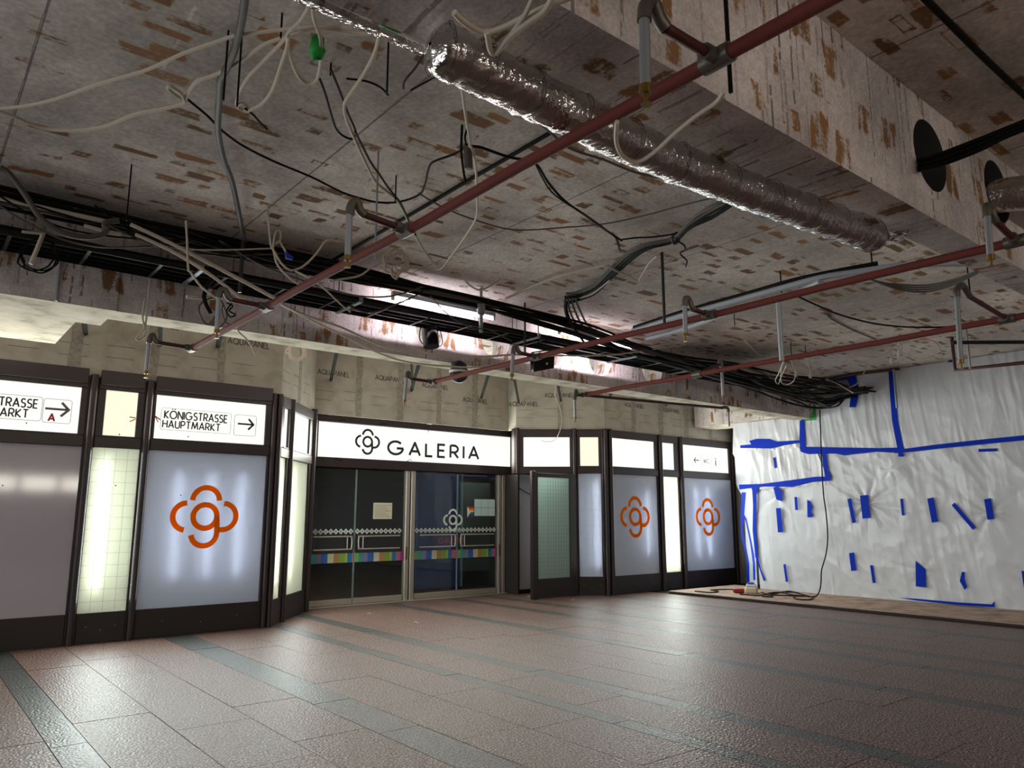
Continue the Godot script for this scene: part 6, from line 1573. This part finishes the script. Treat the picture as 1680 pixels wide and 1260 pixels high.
	part(cb, "tube", m, "galvanized")
	part(cb, "top_bar", b2(Vector3(-0.05, 0.74, -0.02), Vector3(0.16, 0.775, 0.02), 0.004), "galvanized")
	# little box hanging from the slab
	var jb := thing("hanging_box", "small dark box hanging on cables under the slab", "junction box", HBOX_AT, "", Basis.from_euler(Vector3(0, 0.4, 0.12)))
	part(jb, "box", b2(Vector3(-0.03, 0, -0.02), Vector3(0.03, 0.16, 0.02), 0.004), "grey_cable")
	m = MB.new()
	m.tube(smooth([-0.01, 0.16, 0, -0.03, 0.22, 0.0, 0.0, 0.28, 0, 0.01, 0.30, 0], 4), 0.008, 6)
	m.tube(smooth([-0.06, 0.30, 0, -0.09, 0.1, 0.0, -0.07, -0.06, 0, -0.05, -0.1, 0], 4), 0.010, 6)
	part(jb, "flex", m, "black_cable")
	# wire nut and tape knots
	m = MB.new()
	m.tube(PackedVector3Array([NUT_AT + Vector3(-0.02, 0.04, 0), NUT_AT, NUT_AT + Vector3(0.05, -0.01, 0)]), 0.022, 8, PackedFloat32Array([0.012, 0.03, 0.016]))
	single("wire_nut", "small blue wire connector on the pale loop", "connector", m, "blue_plastic")
	var ns := FastNoiseLite.new()
	ns.seed = 2
	ns.frequency = 9.0
	for q in [[KNOT_A, "crumpled green tape flag on the teardrop loop of cable", Vector3(0.045, 0.075, 0.03)], [KNOT_B, "green tape knot where the pale cable meets the metal edge", Vector3(0.05, 0.022, 0.03)]]:
		m = MB.new()
		var c: Vector3 = q[0]
		var sz: Vector3 = q[2]
		var nl := 9
		for i in nl + 1:
			for k in 12:
				var th := PI * i / nl
				var ph := TAU * k / 12
				var d := Vector3(sin(th) * cos(ph), cos(th), sin(th) * sin(ph))
				m.point(c + d * sz * (1.0 + 0.6 * ns.get_noise_3dv(d)), d)
		for i in nl:
			for k in 12:
				var a := i * 12 + k
				var b := i * 12 + (k + 1) % 12
				m.tri(a, b, b + 12); m.tri(a, b + 12, a + 12)
		single("tape_knot", q[1], "tape", m, "green_tape")
	# cable tie on the bundle
	m = MB.new()
	m.tube(smooth([TIE_AT.x - 0.06, TIE_AT.y, TIE_AT.z, TIE_AT.x, TIE_AT.y - 0.05, TIE_AT.z - 0.02, TIE_AT.x + 0.06, TIE_AT.y, TIE_AT.z, TIE_AT.x, TIE_AT.y + 0.05, TIE_AT.z + 0.02, TIE_AT.x - 0.05, TIE_AT.y, TIE_AT.z], 4), 0.012, 6)
	single("cable_tie", "cable tie holding the bundle in the middle of the slab", "cable tie", m, "grey_cable")
	# dangling sockets
	for q in [[SOCK_A, "left pale socket dangling under the third pipe"], [SOCK_B, "right pale socket dangling under the third pipe"], [SOCK_C, "white socket box dangling near the top of plastic"], [SOCK_D, "pale cable end dangling left of the white socket box"]]:
		m = MB.new()
		var c: Vector3 = q[0]
		var st := thing("dangling_socket", q[1], "socket", c - Vector3(0, 0.065, 0))
		m.obox(Transform3D(Basis.from_euler(Vector3(0.2, 0.5, 0.15)), Vector3(0, 0.065, 0)), Vector3(0.07, 0.13, 0.05), 0.012)
		part(st, "body", m, "white_plastic")
		var lm := MB.new()
		lm.tube(smooth([0, 0.12, 0, -0.02, 0.2, 0.01, 0.01, 0.28, 0.0, -0.02, SLAB - c.y + 0.065, 0.02], 4), 0.007, 6)
		part(st, "lead", lm, "white_cable")
	# small box on the sign frame over the doors
	var sb := thing("sensor_box", "small grey sensor box on the frame over the shop name", "sensor", Vector3(8.05, 3.36, DOORS + 0.11))
	part(sb, "box", b2(Vector3(-0.06, 0, 0), Vector3(0.06, 0.09, 0.05), 0.006), "cream_plastic")
	m = MB.new()
	m.tube(smooth([0.0, 0.09, 0.02, 0.1, 0.16, 0.03, 0.16, 0.2, 0.03], 4), 0.008, 6)
	m.tube(smooth([-0.02, 0.0, 0.03, -0.03, -0.08, 0.03, -0.02, -0.16, 0.03], 4), 0.006, 6)
	part(sb, "lead", m, "black_cable")

# ---------------------------------------------------------------- plastic, tape, floor boards
var sheets := []
var tape_count := 0

func sheet_front(z: float, y: float) -> float:
	var x := 14.46
	for s in sheets:
		if z >= s[0] and z <= s[1] and y >= s[2] and y <= s[3]:
			x = minf(x, s[4].call(Vector2(z, y)))
	return x

func sheet(called: String, label: String, c: Array, off: float, res: float, amp: float, folds: float, seed_: int, centres: Array) -> void:
	# c: corners top left, top right, bottom right, bottom left as (z, y)
	var ns := FastNoiseLite.new()
	ns.seed = seed_
	ns.fractal_type = FastNoiseLite.FRACTAL_RIDGED
	ns.fractal_octaves = 3
	ns.frequency = 0.9
	var soft := FastNoiseLite.new()
	soft.seed = seed_ + 50
	soft.frequency = 0.8
	var wd := absf(c[1].x - c[0].x)
	var ht := absf(c[0].y - c[3].y)
	var nx := maxi(4, int(wd / res))
	var ny := maxi(4, int(ht / res))
	var m := MB.new()
	var surface := func(p: Vector2) -> float:
			var h := 0.0
			# long hanging folds
			h += folds * (0.5 + 0.5 * soft.get_noise_2d(p.x * 1.2, p.y * 0.3)) * absf(ns.get_noise_2d(p.x * 2.6 + p.y * 0.25, p.y * 0.28 + seed_))
			# crossing creases
			h += amp * 1.6 * ns.get_noise_2d(p.x * 0.62 + p.y * 0.5, (p.y * 0.6 - p.x * 0.5) * 0.6)
			h += amp * 0.22 * ns.get_noise_2d(p.x * 1.6 - p.y * 1.1, p.y * 1.3 + p.x * 0.8)
			for q in centres:
				var d: Vector2 = p - Vector2(q[0], q[1])
				var r := d.length()
				var a := d.angle()
				h += q[2] * exp(-r / q[3]) * minf(r / 0.12, 1.0) * (absf(sin(a * q[4] + q[0] * 3.0)) - 0.4)
			return SHEET_X + off - h
	sheets.append([minf(c[0].x, c[3].x), maxf(c[1].x, c[2].x), minf(c[2].y, c[3].y), maxf(c[0].y, c[1].y), surface])
	for j in ny + 1:
		for i in nx + 1:
			var fx := float(i) / nx
			var fy := float(j) / ny
			var p: Vector2 = c[0].lerp(c[1], fx).lerp(c[3].lerp(c[2], fx), fy)
			m.point(Vector3(surface.call(p), p.y, p.x), Vector3.LEFT)
	for j in ny:
		for i in nx:
			var a := j * (nx + 1) + i
			m.tri(a, a + 1, a + nx + 2); m.tri(a, a + nx + 2, a + nx + 1)
	recompute(m)
	single(called, label, "plastic sheet", m, "plastic_sheet")

func build_plastic() -> void:
	var cr := []
	for q in CREASES:
		cr.append(q)
	sheet("plastic_sheet", "big milky plastic sheet over the lower part of the right wall", [Vector2(-9.5, 3.0), Vector2(-3.2, 3.05), Vector2(-3.2, 0.055), Vector2(-9.45, 0.055)], 0.03, 0.02, 0.016, 0.014, 3, cr)
	sheet("plastic_sheet", "small plastic field under the beam, above the crumpled blue seam", [Vector2(-9.9, 3.62), Vector2(-8.05, 3.62), Vector2(-8.02, 2.98), Vector2(-9.95, 2.95)], 0.01, 0.018, 0.008, 0.05, 5, [])
	sheet("plastic_sheet", "small plastic field between the crumpled seam and the lower left seam", [Vector2(-9.95, 2.97), Vector2(-8.0, 3.02), Vector2(-7.72, 2.2), Vector2(-9.5, 2.14)], 0.0, 0.018, 0.01, 0.045, 6, [])
	sheet("plastic_sheet", "upper plastic sheet between the beam end and the upright blue seam", [Vector2(-8.25, 3.87), Vector2(-6.22, 3.87), Vector2(-6.22, 2.72), Vector2(-8.1, 2.9)], 0.005, 0.02, 0.006, 0.04, 9, [])
	sheet("plastic_sheet", "small piece of plastic right of the hole where the black cables vanish", [Vector2(-7.08, 4.32), Vector2(-6.22, 4.32), Vector2(-6.22, 3.84), Vector2(-7.08, 3.84)], 0.005, 0.02, 0.006, 0.04, 9, [])
	sheet("plastic_sheet", "upper plastic sheet right of the upright blue seam", [Vector2(-6.36, 4.32), Vector2(-3.2, 4.32), Vector2(-3.2, 2.95), Vector2(-6.3, 2.72)], -0.004, 0.022, 0.005, 0.03, 12, [])
	# folded sheet that closes the gap to the shop front
	var m := MB.new()
	var ns := FastNoiseLite.new()
	ns.seed = 31
	ns.frequency = 1.5
	var a := Vector3(14.46, 0, -9.5)
	var e := Vector3(15.78, 0, -10.80)
	var nn := Vector3(-0.70, 0, 0.71)
	for j in 81:
		for i in 31:
			var fx := i / 30.0
			var y := 0.05 + 3.56 * j / 80.0
			m.point(a.lerp(e, fx * (0.55 + 0.45 * smoothstep(1.9, 2.4, y))) + Vector3(0, y, 0) + nn * (0.035 * absf(ns.get_noise_2d(fx * 6.0, y * 0.7)) + 0.008 * ns.get_noise_2d(fx * 9.0, y * 4.0)) * minf(1.0, fx * 6.0), nn)
	for j in 80:
		for i in 30:
			var q := j * 31 + i
			m.tri(q, q + 1, q + 32); m.tri(q, q + 32, q + 31)
	recompute(m)
	single("plastic_sheet", "folded plastic strip closing the gap beside the shop front", "plastic sheet", m, "plastic_sheet")
	for q in TAPES:
		var pts := PackedVector2Array()
		var fl: Array = q[2]
		for i in range(0, fl.size(), 2):
			pts.append(Vector2(fl[i], fl[i + 1]))
		wall_tape(q[0], pts, q[1])
	var pb := PackedVector2Array()
	for i in range(0, TAPE_BAND.size(), 2):
		pb.append(Vector2(TAPE_BAND[i], TAPE_BAND[i + 1]))
	wall_tape("right blue tape band running down the plastic to the floor", pb, "blue_tape")
	for q in FOLD_TAPES:
		var pts := PackedVector2Array()
		var fl: Array = q[1]
		for i in range(0, fl.size(), 2):
			pts.append(Vector2(fl[i], fl[i + 1]))
		var d := (Vector3(15.75, 0, -10.78) - Vector3(14.46, 0, -9.5)).normalized()
		tape_strip(q[0], pts, Vector3(14.46, 0, -9.5) + nn * 0.045, d, "blue_tape")

# tape stuck on the sheets: its outline cut into small triangles that follow the folds
func wall_tape(label: String, pts: PackedVector2Array, mat_key: String) -> void:
	var tris := Geometry2D.triangulate_polygon(pts)
	if tris.is_empty():
		pts = Geometry2D.convex_hull(pts)
		pts.remove_at(pts.size() - 1)
		tris = Geometry2D.triangulate_polygon(pts)
	tape_count = (tape_count + 1) % 12
	var todo := []
	for i in range(0, tris.size(), 3):
		todo.append([pts[tris[i]], pts[tris[i + 1]], pts[tris[i + 2]]])
	var m := MB.new()
	while todo.size():
		var t: Array = todo.pop_back()
		var a: Vector2 = t[0]
		var b: Vector2 = t[1]
		var d: Vector2 = t[2]
		var l := [a.distance_to(b), b.distance_to(d), d.distance_to(a)]
		var w: float = l.max()
		if w > 0.07:
			if l[0] == w:
				todo.append([a, (a + b) / 2, d]); todo.append([(a + b) / 2, b, d])
			elif l[1] == w:
				todo.append([b, (b + d) / 2, a]); todo.append([(b + d) / 2, d, a])
			else:
				todo.append([d, (d + a) / 2, b]); todo.append([(d + a) / 2, a, b])
			continue
		for lay in [0.0085 + tape_count * 0.0004, 0.006 + tape_count * 0.0004]:
			var f := m.v.size()
			for q: Vector2 in [a, b, d]:
				m.point(Vector3(sheet_front(q.x, q.y) - lay, q.y, q.x), Vector3.LEFT if lay > 0.0075 + tape_count * 0.0004 else Vector3.RIGHT)
			m.tri(f, f + 1, f + 2)
	single("tape_strip", label, "tape", m, mat_key)

# a strip of tape: its outline, slightly crumpled, with thickness
func tape_strip(label: String, pts: PackedVector2Array, o: Vector3, ex: Vector3, mat_key: String) -> void:
	var nn := ex.cross(Vector3.UP).normalized()
	if nn.dot(Vector3(-1, 0, 0.2)) < 0.0:
		nn = -nn
	var m := MB.new()
	if Geometry2D.triangulate_polygon(pts).is_empty():
		pts = Geometry2D.convex_hull(pts)
		pts.remove_at(pts.size() - 1)
	m.slab(pts, o, ex, Vector3.UP, 0.003)
	single("tape_strip", label, "tape", m, mat_key)

func build_floor_things() -> void:
	var k := 0
	for q in [[-10.42, -8.0, "plywood board at the far end of the plastic, carrying the socket block"], [-7.996, -5.1, "middle plywood board along the foot of the plastic"], [-5.096, -2.2, "plywood board along the plastic at the right edge"]]:
		var t := thing("plywood_board", q[2], "board", Vector3(13.6, 0.0, (q[0] + q[1]) / 2))
		var h: float = (q[1] - q[0]) / 2
		part(t, "top_ply", b2(Vector3(-0.95, 0.042, -h), Vector3(1.35, 0.052, h)), "plywood")
		part(t, "dark_underlay", b2(Vector3(-0.94, 0.0, -h), Vector3(1.35, 0.042, h)), "plywood_edge")
		k += 1
	# block of sockets with red plug
	var at := SOCKET_AT
	var t := thing("socket_block", "cream power socket block with orange labels on the plywood", "socket block", at, "", Basis.from_euler(Vector3(0, 0.55, 0)).scaled(Vector3.ONE * 1.2))
	part(t, "body", b2(Vector3(-0.17, 0, -0.10), Vector3(0.17, 0.11, 0.10), 0.025), "cream_plastic")
	part(t, "lid", b2(Vector3(-0.13, 0.11, -0.08), Vector3(0.13, 0.145, 0.08), 0.012), "white_plastic")
	part(t, "orange_label", b2(Vector3(-0.08, 0.03, 0.10), Vector3(0.02, 0.08, 0.103)), "orange_plastic")
	part(t, "orange_label", b2(Vector3(0.05, 0.03, 0.10), Vector3(0.12, 0.075, 0.103)), "orange_plastic")
	part(t, "blue_socket", b2(Vector3(-0.05, 0.145, -0.06), Vector3(0.10, 0.17, 0.05), 0.01), "blue_plastic")
	var m := MB.new()
	m.tube(PackedVector3Array([PLUG_A, PLUG_A.lerp(PLUG_B, 0.15), PLUG_A.lerp(PLUG_B, 0.8), PLUG_B]), 0.04, 12, PackedFloat32Array([0.03, 0.042, 0.048, 0.048]))
	single("red_plug", "red power plug lying left of the socket block", "plug", m, "red_plastic")
	# tape runs from the block up the plastic are tape strips; small white litter on the floor
	for q in LITTER:
		m = MB.new()
		m.obox(Transform3D(Basis.from_euler(Vector3(0.1, q[3], 0.15)), Vector3(q[0], 0.012, q[2])), Vector3(0.07, 0.004, 0.035))
		single("paper_scrap", q[4], "litter", m, "paper")

# ---------------------------------------------------------------- unseen lamps behind the viewer and at the left, placed for light and reflection
func build_unseen_lamps() -> void:
	for k in 7:  # unseen lit panels, placed to mirror in the dull left pane
		var t := thing("unseen_fascia_lamp", "unseen lit panel behind the viewer, mirrored in the dull left pane", "light box", Vector3(-1.0 + 1.25 * k, 2.52, 10.05), "unseen lit panels behind the viewer")
		part(t, "frame", b2(Vector3(-0.58, -0.04, 0.0), Vector3(0.58, 0.52, 0.12), 0.01), "brown_frame")
		part(t, "light_panel", b2(Vector3(-0.54, 0.0, -0.012), Vector3(0.54, 0.48, 0.0)), "unseen_panel_light")
		area_light("unseen_fascia_area_light", t.position + Vector3(0, 0.24, -0.03), Vector3.FORWARD, Vector2(1.08, 0.48), Color(1, 0.96, 0.9), FASCIA)
	# unseen window-sized lights at the left end, placed to light the plastic
	for k in 3:
		var t := thing("unseen_left_light", "unseen window-sized light at the far left, placed to light the plastic sheets", "light box", Vector3(-7.9, 0.5, -8.0 + 3.0 * k), "unseen lights at the left end")
		part(t, "frame", b2(Vector3(-0.1, -0.08, -1.3), Vector3(0.0, 2.28, 1.3), 0.01), "brown_frame")
		part(t, "light_panel", b2(Vector3(0.0, 0.0, -1.2), Vector3(0.012, 2.2, 1.2)), "sign_light")
		area_light("unseen_left_area_light", t.position + Vector3(0.05, 1.1, 0), Vector3.RIGHT, Vector2(2.4, 2.2), Color(0.97, 0.98, 1.0), LEFT_END)
	for q in [[-3.0, 6.5], [1.5, 6.5], [6.0, 6.5], [10.5, 6.5], [1.5, 9.0], [6.0, 9.0]]:  # unseen lamps out of view, placed to light the big beam and plastic
		var t := thing("unseen_ceiling_lamp", "unseen ceiling lamp behind the viewer, placed to light the big beam and the plastic", "lamp", Vector3(q[0], 3.28, q[1]), "unseen ceiling lamps behind the viewer")
		part(t, "housing", b2(Vector3(-0.62, 0.0, -0.32), Vector3(0.62, 0.09, 0.32), 0.01), "white_plastic")
		part(t, "light_panel", b2(Vector3(-0.58, -0.012, -0.28), Vector3(0.58, 0.0, 0.28)), "unseen_panel_light")
		for s in [-0.5, 0.5]:
			var m := MB.new()
			m.cyl(Vector3(s, 0.09, 0), Vector3(s, SLAB - 3.28, 0), 0.006, 6)
			part(t, "hanger", m, "galvanized")
		area_light("unseen_ceiling_area_light", t.position + Vector3(0, -0.03, 0), Vector3.DOWN, Vector2(1.16, 0.56), Color(0.96, 0.97, 1.0), PASSAGE)

const LEFT_END := 5.5
const BATTEN := 1.5
const FASCIA := 1.9
const PASSAGE := 3.2
const EXPOSURE := 1.15

func _ready() -> void:
	# camera, environment
	var cam := Camera3D.new()
	cam.name = "camera"
	cam.fov = 54.137
	cam.near = 0.05
	cam.far = 60.0
	cam.position = Vector3(0, 1.55, 0)
	cam.rotation = Vector3(deg_to_rad(10.066), deg_to_rad(-39.129), 0)
	add_child(cam, true)
	cam.current = true
	var we := WorldEnvironment.new()
	we.name = "environment"
	var env := Environment.new()
	env.background_mode = Environment.BG_COLOR
	env.background_color = Color.BLACK
	env.tonemap_mode = Environment.TONE_MAPPER_LINEAR
	env.tonemap_exposure = EXPOSURE
	env.sdfgi_enabled = true
	env.ssao_enabled = true
	env.ssil_enabled = true
	we.environment = env
	add_child(we, true)
	materials()
	build_floor()
	build_shell()
	build_board_wall()
	build_front()
	build_entrance()
	build_pipes()
	build_duct()
	build_fittings()
	build_plastic()
	build_floor_things()
	build_cables()
	build_unseen_lamps()
